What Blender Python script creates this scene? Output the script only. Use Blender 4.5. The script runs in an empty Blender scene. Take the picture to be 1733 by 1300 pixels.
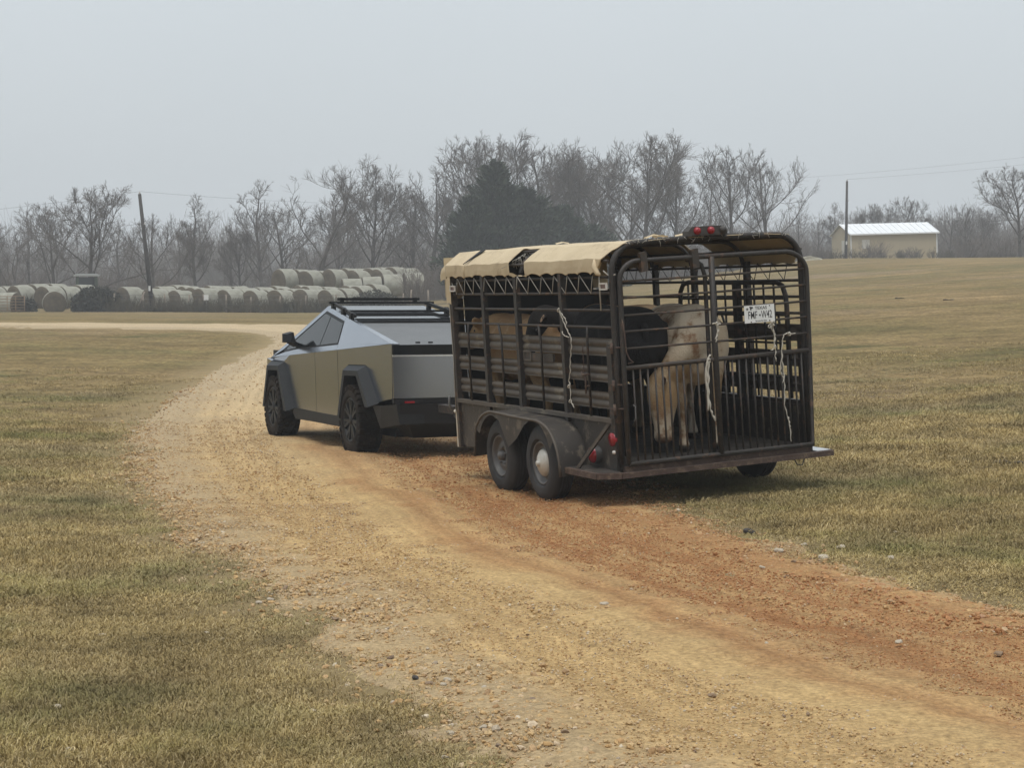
import bpy, math, random
import numpy as np
from mathutils import Matrix, Vector, Euler

S = bpy.context.scene
COL = S.collection
R = math.radians

# ------------------------------------------------------------------ camera, sky, sun, exposure
cam_d = bpy.data.cameras.new("camera")
cam = bpy.data.objects.new("camera", cam_d)
COL.objects.link(cam)
cam.location = (0, 0, 1.75)
cam.rotation_euler = (R(90 - 2.527), 0, 0)
cam_d.sensor_fit = 'HORIZONTAL'
cam_d.sensor_width = 36.0
cam_d.lens = 3240.0 / 1733.0 * 36.0
cam_d.clip_start = 0.1
cam_d.clip_end = 3000
S.camera = cam

SUN_EL, SUN_AZ = R(74), R(200)          # azimuth clockwise from +Y: behind the camera, slightly to its left
W = bpy.data.worlds.new("World")
S.world = W
W.use_nodes = True
wn, wl = W.node_tree.nodes, W.node_tree.links
wn.clear()
w_out = wn.new('ShaderNodeOutputWorld')
w_bg = wn.new('ShaderNodeBackground')
w_sky = wn.new('ShaderNodeTexSky')
w_sky.sky_type = 'NISHITA'
w_sky.sun_disc = False
w_sky.sun_elevation = SUN_EL
w_sky.sun_rotation = SUN_AZ
w_sky.air_density = 1.5
w_sky.dust_density = 6.0
w_sky.ozone_density = 1.5
w_tc = wn.new('ShaderNodeTexCoord')
w_nz = wn.new('ShaderNodeTexNoise')
w_nz.inputs['Scale'].default_value = 1.6
w_nz.inputs['Detail'].default_value = 4.0
w_ramp = wn.new('ShaderNodeValToRGB')
w_ramp.color_ramp.elements[0].position = 0.3
w_ramp.color_ramp.elements[0].color = (5.35, 5.85, 6.18, 1)
w_ramp.color_ramp.elements[1].position = 0.7
w_ramp.color_ramp.elements[1].color = (5.85, 6.3, 6.65, 1)
w_mix = wn.new('ShaderNodeMixRGB')
w_mix.inputs[0].default_value = 0.9                       # an even overcast deck over the clear-sky model
wl.new(w_tc.outputs['Generated'], w_nz.inputs['Vector'])
wl.new(w_nz.outputs['Fac'], w_ramp.inputs['Fac'])
w_sep = wn.new('ShaderNodeSeparateXYZ')
wl.new(w_tc.outputs['Generated'], w_sep.inputs[0])
w_grad = wn.new('ShaderNodeValToRGB')                     # an overcast sky brightens from the horizon to the zenith
w_grad.color_ramp.elements[0].position = 0.0
w_grad.color_ramp.elements[0].color = (.90, .90, .90, 1)
w_grad.color_ramp.elements[1].position = 1.0
w_grad.color_ramp.elements[1].color = (1.22, 1.22, 1.22, 1)
e = w_grad.color_ramp.elements.new(0.16)
e.color = (1.03, 1.03, 1.03, 1)
w_mul = wn.new('ShaderNodeMixRGB')
w_mul.blend_type = 'MULTIPLY'
w_mul.inputs[0].default_value = 1.0
wl.new(w_sep.outputs[2], w_grad.inputs[0])
wl.new(w_ramp.outputs[0], w_mul.inputs[1])
wl.new(w_grad.outputs[0], w_mul.inputs[2])
wl.new(w_sky.outputs[0], w_mix.inputs[1])
wl.new(w_mul.outputs[0], w_mix.inputs[2])
wl.new(w_mix.outputs[0], w_bg.inputs['Color'])
w_bg.inputs['Strength'].default_value = 0.081
wl.new(w_bg.outputs[0], w_out.inputs['Surface'])

sun_d = bpy.data.lights.new("sun", 'SUN')
sun_d.energy = 1.5
sun_d.angle = R(40)
sun_d.color = (1.0, 0.96, 0.9)
sun = bpy.data.objects.new("sun", sun_d)
COL.objects.link(sun)
sd = Vector((math.sin(SUN_AZ) * math.cos(SUN_EL), math.cos(SUN_AZ) * math.cos(SUN_EL), math.sin(SUN_EL)))
sun.rotation_euler = sd.to_track_quat('Z', 'Y').to_euler()

S.view_settings.view_transform = 'Standard'
S.view_settings.look = 'None'
S.view_settings.exposure = 0.6
S.view_settings.gamma = 1.0
S.view_settings.use_curve_mapping = False
S.render.engine = 'CYCLES'
S.cycles.use_denoising = True
S.cycles.max_bounces = 6
S.cycles.diffuse_bounces = 3
S.cycles.glossy_bounces = 3
S.cycles.transmission_bounces = 4
S.cycles.transparent_max_bounces = 6
S.cycles.volume_bounces = 0
S.cycles.caustics_reflective = False
S.cycles.caustics_refractive = False

rng = np.random.default_rng(7)
random.seed(7)

# ------------------------------------------------------------------ helpers
def unit(v):
    v = np.asarray(v, float)
    return v / (np.linalg.norm(v) + 1e-12)

class MB:
    """collects geometry; build() links it as one mesh object"""
    def __init__(self):
        self.v, self.f, self.s, self.m, self.n = [], [], [], [], 0
    def add(self, V, F, smooth=False, mi=0):
        V = np.asarray(V, float).reshape(-1, 3)
        self.v.append(V)
        o = self.n
        self.f += [tuple(int(i) + o for i in q) for q in F]
        self.s += [smooth] * len(F)
        self.m += [mi] * len(F)
        self.n += len(V)
        return self
    def box(self, c, size, rot=None, mi=0):
        h = np.asarray(size, float) / 2
        V = np.array([(x, y, z) for x in (-1, 1) for y in (-1, 1) for z in (-1, 1)], float) * h
        if rot is not None:
            V = V @ np.asarray(rot).T
        F = [(0, 1, 3, 2), (4, 6, 7, 5), (0, 4, 5, 1), (2, 3, 7, 6), (0, 2, 6, 4), (1, 5, 7, 3)]
        return self.add(V + np.asarray(c, float), F, False, mi)
    def bar(self, a, b, w, h=None, up=(0, 0, 1), mi=0):
        a, b = np.asarray(a, float), np.asarray(b, float)
        h = w if h is None else h
        d = b - a
        L = np.linalg.norm(d)
        y = d / L
        x = np.cross(y, up)
        if np.linalg.norm(x) < 1e-3:
            x = np.cross(y, (1, 0, 0))
        x = unit(x)
        z = np.cross(x, y)
        return self.box((a + b) / 2, (w, L, h), np.stack([x, y, z], 1), mi)
    def tube(self, pts, r, n=8, closed=False, mi=0, smooth=True):
        P = np.asarray(pts, float)
        k = len(P)
        rr = np.full(k, r, float) if np.isscalar(r) else np.asarray(r, float)
        if closed:
            T = np.roll(P, -1, 0) - np.roll(P, 1, 0)
        else:
            T = np.gradient(P, axis=0)
        T /= np.linalg.norm(T, axis=1)[:, None] + 1e-12
        a = np.array([0, 0, 1.0]) if abs(T[0, 2]) < 0.9 else np.array([1.0, 0, 0])
        N = unit(np.cross(T[0], a))
        th = np.arange(n) * 2 * np.pi / n
        V = []
        for i in range(k):
            N = unit(N - T[i] * (N @ T[i]))
            B = np.cross(T[i], N)
            V.append(P[i] + rr[i] * (np.cos(th)[:, None] * N + np.sin(th)[:, None] * B))
        V = np.concatenate(V)
        F = []
        for i in range(k if closed else k - 1):
            a0, b0 = i * n, ((i + 1) % k) * n
            for j in range(n):
                F.append((a0 + j, a0 + (j + 1) % n, b0 + (j + 1) % n, b0 + j))
        self.add(V, F, smooth, mi)
        if not closed:
            o = self.n - len(V)
            self.f += [tuple(o + j for j in range(n))[::-1], tuple(o + (k - 1) * n + j for j in range(n))]
            self.s += [False, False]
            self.m += [mi, mi]
        return self
    def lathe(self, prof, n=32, axis='x', c=(0, 0, 0), mi=0, smooth=True):
        """prof: (distance along axis, radius)"""
        prof = np.asarray(prof, float)
        th = np.arange(n) * 2 * np.pi / n
        V = []
        for a, r in prof:
            if axis == 'x':
                V.append(np.stack([np.full(n, a), r * np.cos(th), r * np.sin(th)], 1))
            elif axis == 'y':
                V.append(np.stack([r * np.sin(th), np.full(n, a), r * np.cos(th)], 1))
            else:
                V.append(np.stack([r * np.cos(th), r * np.sin(th), np.full(n, a)], 1))
        k = len(prof)
        F = []
        for i in range(k - 1):
            for j in range(n):
                F.append((i * n + j, i * n + (j + 1) % n, (i + 1) * n + (j + 1) % n, (i + 1) * n + j))
        return self.add(np.concatenate(V) + np.asarray(c, float), F, smooth, mi)
    def grid(self, G, smooth=True, mi=0):
        G = np.asarray(G, float)
        a, b = G.shape[:2]
        i, j = np.meshgrid(np.arange(a - 1), np.arange(b - 1), indexing='ij')
        q = (i * b + j).ravel()
        F = np.stack([q, q + b, q + b + 1, q + 1], 1)
        return self.add(G.reshape(-1, 3), F.tolist(), smooth, mi)
    def slab(self, outer, inner, mi=0):
        """closed solid between two matching polygons (lists of 3D points)"""
        A, B = np.asarray(outer, float), np.asarray(inner, float)
        n = len(A)
        F = [tuple(range(n)), tuple(range(2 * n - 1, n - 1, -1))]
        F += [(i, n + i, n + (i + 1) % n, (i + 1) % n) for i in range(n)]
        return self.add(np.concatenate([A, B]), F, False, mi)
    def mesh(self, name, mats, angle=None):
        me = bpy.data.meshes.new(name)
        V = np.concatenate(self.v) if self.v else np.zeros((0, 3))
        me.from_pydata(V.tolist(), [], self.f)
        me.polygons.foreach_set('use_smooth', np.array(self.s, bool))
        mats = mats if isinstance(mats, (list, tuple)) else [mats]
        for m in mats:
            me.materials.append(m)
        if len(mats) > 1:
            me.polygons.foreach_set('material_index', np.array(self.m, np.int32))
        if angle:
            me.set_sharp_from_angle(angle=R(angle))
        me.update()
        return me
    def build(self, name, mats, parent=None, angle=None):
        return link(name, self.mesh(name, mats, angle), parent)

def link(name, me, parent=None):
    o = bpy.data.objects.new(name, me)
    COL.objects.link(o)
    if parent is not None:
        o.parent = parent
    return o

def tag(o, label=None, cat=None, group=None, kind=None):
    if label: o['label'] = label
    if cat: o['category'] = cat
    if group: o['group'] = group
    if kind: o['kind'] = kind
    return o

def thing(name, label, cat, loc=(0, 0, 0), rot=None, group=None):
    o = bpy.data.objects.new(name, None)
    o.empty_display_size = 0.2
    COL.objects.link(o)
    if rot is None:
        o.location = loc
    elif np.isscalar(rot):
        o.location = loc
        o.rotation_euler = (0, 0, rot)
    else:
        M = Matrix(np.asarray(rot).tolist()).to_4x4()
        M.translation = Vector(loc)
        o.matrix_world = M
    return tag(o, label, cat, group)

def copy_tree(o, parent=None):
    c = o.copy()
    COL.objects.link(c)
    if parent is not None:
        c.parent = parent
    for ch in o.children:
        copy_tree(ch, c)
    return c

# materials -------------------------------------------------------
def mat(name, c1, c2=None, scale=6.0, rough=0.7, metal=0.0, bump=0.0, bscale=None, detail=6.0, c3=None, s3=20.0, t3=0.62, coords='Object', spec=0.5, stretch=None, rough2=None):
    m = bpy.data.materials.new(name)
    m.use_nodes = True
    nt = m.node_tree
    N, L = nt.nodes, nt.links
    b = N['Principled BSDF']
    b.inputs['Roughness'].default_value = rough
    b.inputs['Metallic'].default_value = metal
    b.inputs['Specular IOR Level'].default_value = spec
    b.inputs['Base Color'].default_value = (*c1, 1)
    tc = N.new('ShaderNodeTexCoord')
    vec = tc.outputs[coords]
    if stretch is not None:
        mp = N.new('ShaderNodeMapping')
        mp.inputs['Scale'].default_value = stretch
        L.new(vec, mp.inputs['Vector'])
        vec = mp.outputs[0]
    col = None
    if c2 is not None:
        nz = N.new('ShaderNodeTexNoise')
        nz.inputs['Scale'].default_value = scale
        nz.inputs['Detail'].default_value = detail
        nz.inputs['Roughness'].default_value = 0.65
        L.new(vec, nz.inputs['Vector'])
        rp = N.new('ShaderNodeValToRGB')
        rp.color_ramp.elements[0].position = 0.35
        rp.color_ramp.elements[0].color = (*c1, 1)
        rp.color_ramp.elements[1].position = 0.65
        rp.color_ramp.elements[1].color = (*c2, 1)
        L.new(nz.outputs['Fac'], rp.inputs['Fac'])
        col = rp.outputs[0]
        if rough2 is not None:
            mr = N.new('ShaderNodeMapRange')
            mr.inputs[1].default_value = 0.3; mr.inputs[2].default_value = 0.7
            mr.inputs[3].default_value = rough; mr.inputs[4].default_value = rough2
            L.new(nz.outputs['Fac'], mr.inputs[0])
            L.new(mr.outputs[0], b.inputs['Roughness'])
    if c3 is not None:
        n3 = N.new('ShaderNodeTexNoise')
        n3.inputs['Scale'].default_value = s3
        n3.inputs['Detail'].default_value = 8.0
        n3.inputs['Roughness'].default_value = 0.7
        L.new(vec, n3.inputs['Vector'])
        r3 = N.new('ShaderNodeValToRGB')
        r3.color_ramp.elements[0].position = t3 - 0.04
        r3.color_ramp.elements[0].color = (0, 0, 0, 1)
        r3.color_ramp.elements[1].position = t3 + 0.06
        r3.color_ramp.elements[1].color = (1, 1, 1, 1)
        L.new(n3.outputs['Fac'], r3.inputs['Fac'])
        mx = N.new('ShaderNodeMixRGB')
        L.new(r3.outputs[0], mx.inputs[0])
        if col is not None:
            L.new(col, mx.inputs[1])
        else:
            mx.inputs[1].default_value = (*c1, 1)
        mx.inputs[2].default_value = (*c3, 1)
        col = mx.outputs[0]
    if col is not None:
        L.new(col, b.inputs['Base Color'])
    if bump > 0:
        nb = N.new('ShaderNodeTexNoise')
        nb.inputs['Scale'].default_value = bscale or scale * 4
        nb.inputs['Detail'].default_value = 6.0
        L.new(vec, nb.inputs['Vector'])
        bp = N.new('ShaderNodeBump')
        bp.inputs['Strength'].default_value = bump
        bp.inputs['Distance'].default_value = 0.02
        L.new(nb.outputs['Fac'], bp.inputs['Height'])
        L.new(bp.outputs[0], b.inputs['Normal'])
    return m

# value noise for shaping geometry
_ng = np.random.default_rng(11).random((256, 256))
def vnoise(x, y, s=1.0):
    x = np.asarray(x, float) * s + 91.7
    y = np.asarray(y, float) * s + 37.3
    xi, yi = np.floor(x).astype(int), np.floor(y).astype(int)
    fx, fy = x - xi, y - yi
    fx, fy = fx * fx * (3 - 2 * fx), fy * fy * (3 - 2 * fy)
    a = _ng[xi % 256, yi % 256]; b = _ng[(xi + 1) % 256, yi % 256]
    c = _ng[xi % 256, (yi + 1) % 256]; d = _ng[(xi + 1) % 256, (yi + 1) % 256]
    return (a * (1 - fx) + b * fx) * (1 - fy) + (c * (1 - fx) + d * fx) * fy - 0.5
def fbm(x, y, s=1.0, o=4):
    r = 0
    for i in range(o):
        r = r + vnoise(x, y, s * 2 ** i) / 2 ** i
    return r

# ------------------------------------------------------------------ terrain
def _warp(x,y):
    r=np.hypot(x,y)+1e-6; k=np.log1p(r/8.0)/r
    return np.stack([x*k,y*k],-1)
CTRL=[(0,1,0),(3,3,0),(-3,3,0),(0,7,0),(-3,8,-.01),(-.7,9.1,-.01),(3,9,.02),(0,12,0),(-3,13,-.03),(3.5,13,.06),(6,14,.16),
 (-6,12,-.02),(0,-20,0),(20,-10,.2),(-20,-10,-.2),(0,-120,0),(-120,-60,0),(120,-60,2.5),(0,-900,0),(-900,0,1),(900,-100,6),(700,700,7),(-700,700,2),(0,1000,4),(300,900,6.5),(-300,900,1.5),
 (-6,20,-.09),(-9,28,-.12),(-6,37,.03),(-6.9,48,.26),(-7.5,57,.55),(-18.7,71,.86),(-8.2,73,.88),(-45,72,.86),(-35,131,.92),(-22,131,.92),(-12,131,.92),(-60,131,.92),
 (-40,200,1.0),(-15,200,1.5),(-6.5,200,2.2),(12,200,3.4),(24,200,4.95),(31,200,5.9),(42,200,6.0),(53.5,200,6.07),(75,200,6.1),
 (6,26,.20),(9,33,.45),(5,45,.6),(17,70,1.9),(9,90,1.75),(0,110,1.3),(12,50,1.05),(22,60,1.9),(24,110,3.1),(32,120,3.9)]
# wheels: trailer left/right, truck
CTRL+=[(0.378, 16.936, -0.032), (-0.006, 17.859, -0.032), (2.258, 17.716, 0.096), (1.875, 18.64, 0.096), (-1.917, 23.9, -0.196), (-3.3, 27.267, -0.214), (-0.252, 24.584, -0.196), (-1.635, 27.951, -0.214)]
def make_H(ctrl):
    c=np.array(ctrl,float); P=_warp(c[:,0],c[:,1]); n=len(P)
    D=np.linalg.norm(P[:,None]-P[None],axis=-1)
    K=np.where(D>0,D**2*np.log(D+1e-12),0)+np.eye(n)*1e-5
    A=np.zeros((n+3,n+3)); A[:n,:n]=K; A[:n,n]=1; A[:n,n+1:]=P; A[n,:n]=1; A[n+1:,:n]=P.T
    w=np.linalg.solve(A,np.concatenate([c[:,2],[0,0,0]]))
    def H(x,y):
        x=np.asarray(x,float); y=np.asarray(y,float); sh=x.shape; x=x.ravel(); y=y.ravel(); out=np.empty(len(x))
        for a in range(0,len(x),20000):
            Q=_warp(x[a:a+20000],y[a:a+20000]); d=np.linalg.norm(Q[:,None]-P[None],axis=-1)
            out[a:a+20000]=np.where(d>0,d**2*np.log(d+1e-12),0)@w[:n]+w[n]+Q@w[n+1:]
        return out.reshape(sh)
    return H

H = make_H(CTRL)

ROAD_L = np.array([(2.2, 1.0), (1.2, 4), (-.04, 7.1), (-.70, 9.1), (-1.3, 10.9), (-2.13, 13.3), (-3.08, 16.7), (-4.27, 21.7), (-5.6, 29.0), (-6.35, 38.3), (-6.85, 47.4), (-7.0, 56), (-8.3, 61.5), (-11.5, 64.8), (-17.9, 66.9), (-33, 68.5), (-70, 70)])
ROAD_R = np.array([(7.6, 3.6), (5.4, 6.2), (3.6, 9.0), (2.75, 10.7), (2.1, 12.4), (1.42, 15.2), (.85, 19), (.3, 24), (-.8, 31), (-1.9, 39.5), (-2.45, 48.5), (-3.2, 57), (-4.5, 63.5), (-7.2, 68.6), (-13.5, 70.9), (-30, 72.6), (-68, 74.2)])
def spline(P, n):
    P = np.asarray(P, float)
    t = np.arange(len(P))
    ts = np.linspace(0, len(P) - 1, n)
    out = []
    for q in ts:
        i = min(int(q), len(P) - 2)
        u = q - i
        p0 = P[max(i - 1, 0)]; p1 = P[i]; p2 = P[i + 1]; p3 = P[min(i + 2, len(P) - 1)]
        out.append(0.5 * ((2 * p1) + (-p0 + p2) * u + (2 * p0 - 5 * p1 + 4 * p2 - p3) * u * u + (-p0 + 3 * p1 - 3 * p2 + p3) * u ** 3))
    return np.array(out)
NR = 900
RLs, RRs = spline(ROAD_L, NR), spline(ROAD_R, NR)
RC = (RLs + RRs) / 2
RHW = np.linalg.norm(RRs - RLs, axis=1) / 2
def road_uv(x, y):
    """across (-1 left edge .. 1 right edge) and metres from the nearest edge (positive inside)"""
    x = np.asarray(x, float).ravel(); y = np.asarray(y, float).ravel()
    a = np.empty(len(x)); dd = np.empty(len(x)); ii = np.empty(len(x), int)
    step = RC[::3]; L_, R_, hw = RLs[::3], RRs[::3], RHW[::3]
    for k in range(0, len(x), 20000):
        X, Y = x[k:k + 20000, None], y[k:k + 20000, None]
        i = np.argmin((X - step[None, :, 0]) ** 2 + (Y - step[None, :, 1]) ** 2, 1)
        w = R_[i] - L_[i]
        n = np.linalg.norm(w, axis=1)
        c = ((X[:, 0] - step[i, 0]) * w[:, 0] + (Y[:, 0] - step[i, 1]) * w[:, 1]) / n
        along = np.sqrt(np.maximum((X[:, 0] - step[i, 0]) ** 2 + (Y[:, 0] - step[i, 1]) ** 2 - c * c, 0))
        a[k:k + 20000] = c / hw[i]
        dd[k:k + 20000] = hw[i] - np.maximum(np.abs(c), along * 0.7)
        ii[k:k + 20000] = i
    return a, dd, ii

def gnoise(x, y):
    r = np.hypot(x, y)
    k = np.clip(1.5 - r / 120, 0.3, 1)
    return k * (0.035 * fbm(x, y, 0.55, 3) + 0.02 * fbm(x, y, 2.3, 2))
def ragged(x, y):
    return 0.26 * fbm(x, y, 0.9, 3) + 0.20 * fbm(x, y, 3.1, 2)
def road_lift(dd, x, y):
    """height of the gravel road surface over the field (negative outside its ragged edge)"""
    e = dd + ragged(x, y)
    return np.clip(e * 0.12, -0.06, 0.035)
def ground_z(x, y):
    """surface you would stand on"""
    a, dd, ii = road_uv(x, y)
    x, y = np.ravel(x), np.ravel(y)
    lift = road_lift(dd, x, y)
    return H(x, y) + gnoise(x, y) + np.maximum(lift, 0)

# shader for the field and the road
def ground_material():
    m = bpy.data.materials.new("pasture")
    m.use_nodes = True
    N, L = m.node_tree.nodes, m.node_tree.links
    b = N['Principled BSDF']
    b.inputs['Roughness'].default_value = 0.95
    b.inputs['Specular IOR Level'].default_value = 0.15
    tc = N.new('ShaderNodeTexCoord')
    def noise(s, d=5, rough=0.6, st=None):
        n = N.new('ShaderNodeTexNoise')
        n.inputs['Scale'].default_value = s; n.inputs['Detail'].default_value = d; n.inputs['Roughness'].default_value = rough
        v = tc.outputs['Object']
        if st:
            mp = N.new('ShaderNodeMapping'); mp.inputs['Scale'].default_value = st
            L.new(v, mp.inputs[0]); v = mp.outputs[0]
        L.new(v, n.inputs['Vector'])
        return n.outputs['Fac']
    def ramp(f, *st):
        r = N.new('ShaderNodeValToRGB')
        e = r.color_ramp.elements
        while len(e) < len(st): e.new(0.5)
        for q, (p, c) in zip(e, st):
            q.position = p; q.color = (*c, 1)
        L.new(f, r.inputs['Fac'])
        return r.outputs[0]
    def mix(f, a, c, mode='MIX'):
        x = N.new('ShaderNodeMixRGB'); x.blend_type = mode
        if isinstance(f, float): x.inputs[0].default_value = f
        else: L.new(f, x.inputs[0])
        for k, q in ((1, a), (2, c)):
            if isinstance(q, tuple): x.inputs[k].default_value = (*q, 1)
            else: L.new(q, x.inputs[k])
        return x.outputs[0]
    base = ramp(noise(0.11, 6, 0.65), (0.34, (.30, .215, .10)), (0.5, (.24, .178, .075)), (0.66, (.17, .142, .056)))
    pale = ramp(noise(0.045, 4), (0.52, (0, 0, 0)), (0.68, (1, 1, 1)))
    col = mix(pale, base, (.28, .205, .125))
    green = ramp(noise(0.33, 5, 0.65), (0.56, (0, 0, 0)), (0.72, (.8, .8, .8)))
    col = mix(green, col, (.10, .115, .038))
    fine = ramp(noise(9, 6, 0.75, (1, 0.6, 1)), (0.36, (.42, .42, .42)), (0.62, (1.25, 1.25, 1.25)))
    col = mix(0.85, col, fine, 'MULTIPLY')
    blot = ramp(noise(1.3, 4, 0.7), (0.32, (.55, .53, .50)), (0.58, (1.12, 1.12, 1.12)))
    col = mix(0.7, col, blot, 'MULTIPLY')
    band = ramp(noise(0.4, 4, 0.65, (0.35, 1, 1)), (0.36, (.74, .72, .68)), (0.62, (1.1, 1.1, 1.1)))
    col = mix(0.8, col, band, 'MULTIPLY')
    at = N.new('ShaderNodeAttribute'); at.attribute_name = 'verge'
    col = mix(at.outputs['Fac'], col, (.31, .235, .125))
    L.new(col, b.inputs['Base Color'])
    bp = N.new('ShaderNodeBump'); bp.inputs['Strength'].default_value = 0.9; bp.inputs['Distance'].default_value = 0.06
    L.new(noise(14, 6, 0.7), bp.inputs['Height'])
    L.new(bp.outputs[0], b.inputs['Normal'])
    return m

def road_material():
    m = bpy.data.materials.new("gravel_road")
    m.use_nodes = True
    N, L = m.node_tree.nodes, m.node_tree.links
    b = N['Principled BSDF']
    b.inputs['Roughness'].default_value = 0.9
    b.inputs['Specular IOR Level'].default_value = 0.2
    tc = N.new('ShaderNodeTexCoord')
    uv = N.new('ShaderNodeUVMap'); uv.uv_map = 'UVMap'
    sep = N.new('ShaderNodeSeparateXYZ')
    L.new(uv.outputs[0], sep.inputs[0])
    def noise(s, d=5, rough=0.6, v=None, st=None):
        n = N.new('ShaderNodeTexNoise')
        n.inputs['Scale'].default_value = s; n.inputs['Detail'].default_value = d; n.inputs['Roughness'].default_value = rough
        v = v or tc.outputs['Object']
        if st:
            mp = N.new('ShaderNodeMapping'); mp.inputs['Scale'].default_value = st
            L.new(v, mp.inputs[0]); v = mp.outputs[0]
        L.new(v, n.inputs['Vector'])
        return n.outputs['Fac']
    def ramp(f, *st):
        r = N.new('ShaderNodeValToRGB')
        e = r.color_ramp.elements
        while len(e) < len(st): e.new(0.5)
        for q, (p, c) in zip(e, st):
            q.position = p; q.color = (*c, 1) if not np.isscalar(c) else (c, c, c, 1)
        L.new(f, r.inputs['Fac'])
        return r.outputs[0]
    def mix(f, a, c, mode='MIX'):
        x = N.new('ShaderNodeMixRGB'); x.blend_type = mode
        if isinstance(f, float): x.inputs[0].default_value = f
        else: L.new(f, x.inputs[0])
        for k, q in ((1, a), (2, c)):
            if isinstance(q, tuple): x.inputs[k].default_value = (*q, 1)
            else: L.new(q, x.inputs[k])
        return x.outputs[0]
    def math_(op, a, c):
        x = N.new('ShaderNodeMath'); x.operation = op
        for k, q in ((0, a), (1, c)):
            if isinstance(q, (int, float)): x.inputs[k].default_value = q
            else: L.new(q, x.inputs[k])
        return x.outputs[0]
    # lateral position with a wandering edge, so the wheel tracks meander
    wob = math_('MULTIPLY', math_('SUBTRACT', noise(0.5, 3), 0.5), 0.28)
    wob2 = math_('MULTIPLY', math_('SUBTRACT', noise(2.6, 4), 0.5), 0.12)
    lat = math_('ADD', math_('ADD', sep.outputs[0], wob), wob2)
    tan_ = ramp(noise(0.6, 5), (0.35, (.62, .43, .20)), (0.65, (.51, .35, .165)))
    red = ramp(noise(1.1, 5), (0.35, (.33, .145, .055)), (0.65, (.43, .22, .09)))
    tracks = ramp(lat, (0.0, 0.0), (0.40, 0.0), (0.48, 0.75), (0.56, 0.30), (0.645, 1.0), (0.705, 0.45), (0.78, 1.0), (0.84, 0.6), (0.90, 0.85), (1.0, 0.3))
    patch = ramp(noise(0.28, 4), (0.3, 0.6), (0.6, 1.0))
    far = N.new('ShaderNodeAttribute'); far.attribute_name = 'redness'
    tan_ = mix(math_('MULTIPLY', math_('SUBTRACT', 1.0, far.outputs['Fac']), 0.7), tan_, (.57, .475, .33))
    col = mix(math_('MULTIPLY', math_('MULTIPLY', tracks, patch), far.outputs['Fac']), tan_, red)
    lines = N.new('ShaderNodeTexNoise'); lines.noise_dimensions = '1D'; lines.inputs['Scale'].default_value = 1.0; lines.inputs['Detail'].default_value = 4
    L.new(math_('MULTIPLY', math_('ADD', sep.outputs[0], math_('MULTIPLY', wob, 0.35)), 26.0), lines.inputs['W'])
    col = mix(0.55, col, ramp(lines.outputs['Fac'], (0.35, (.78, .76, .74)), (0.62, (1.12, 1.12, 1.12))), 'MULTIPLY')
    shoulder = ramp(lat, (0.0, 1.0), (0.10, 0.8), (0.2, 0.0), (0.95, 0.0), (1.0, 0.6))
    col = mix(math_('MULTIPLY', shoulder, 0.7), col, (.42, .33, .21))
    dark = ramp(noise(0.7, 5, 0.7, None, (1.0, 0.35, 1)), (0.58, 0.0), (0.72, 0.55))
    col = mix(dark, col, (.20, .135, .075))
    grain = ramp(noise(26, 5, 0.8), (0.36, (.62, .60, .58)), (0.60, (1.15, 1.15, 1.15)))
    col = mix(0.8, col, grain, 'MULTIPLY')
    vor = N.new('ShaderNodeTexVoronoi'); vor.inputs['Scale'].default_value = 42
    L.new(tc.outputs['Object'], vor.inputs['Vector'])
    peb = ramp(vor.outputs['Distance'], (0.0, (1.1, 1.1, 1.1)), (0.5, (.85, .85, .85)), (0.8, (.6, .6, .6)))
    col = mix(0.55, col, peb, 'MULTIPLY')
    L.new(col, b.inputs['Base Color'])
    hsum = math_('ADD', math_('MULTIPLY', noise(30, 5, 0.75), 1.0), math_('MULTIPLY', vor.outputs['Distance'], -0.5))
    bp = N.new('ShaderNodeBump'); bp.inputs['Strength'].default_value = 0.8; bp.inputs['Distance'].default_value = 0.03
    L.new(hsum, bp.inputs['Height'])
    L.new(bp.outputs[0], b.inputs['Normal'])
    return m

def make_ground():
    rad = np.concatenate([[0.0], np.geomspace(1.5, 420, 250)])
    # finer spokes ahead of the camera, coarser behind
    ang = np.concatenate([np.linspace(-32, 32, 420, endpoint=False), np.linspace(32, 328, 200, endpoint=False)])
    ang = np.radians(ang)
    A, Q = np.meshgrid(ang, rad)
    X, Y = Q * np.sin(A), Q * np.cos(A)
    a, dd, ii = road_uv(X, Y)
    lift = road_lift(dd, X.ravel(), Y.ravel())
    Z = H(X, Y).ravel() + gnoise(X.ravel(), Y.ravel())
    Z -= np.where(dd > 0.9, 0.05, 0.0)
    V = np.stack([X.ravel(), Y.ravel(), Z], 1)
    nr, na = X.shape
    i, j = np.meshgrid(np.arange(nr - 1), np.arange(na), indexing='ij')
    F = np.stack([i * na + j, i * na + (j + 1) % na, (i + 1) * na + (j + 1) % na, (i + 1) * na + j], -1).reshape(-1, 4)
    me = bpy.data.meshes.new('ground')
    me.from_pydata(V.tolist(), [], F.tolist())
    me.polygons.foreach_set('use_smooth', np.ones(len(F), bool))
    at = me.attributes.new('verge', 'FLOAT', 'POINT')
    vg = np.clip(1.0 + (dd + ragged(X.ravel(), Y.ravel())) / 0.9, 0, 1) * 0.8
    at.data.foreach_set('value', vg)
    me.materials.append(M_PASTURE)
    return tag(link('ground', me), kind='structure')

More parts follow.
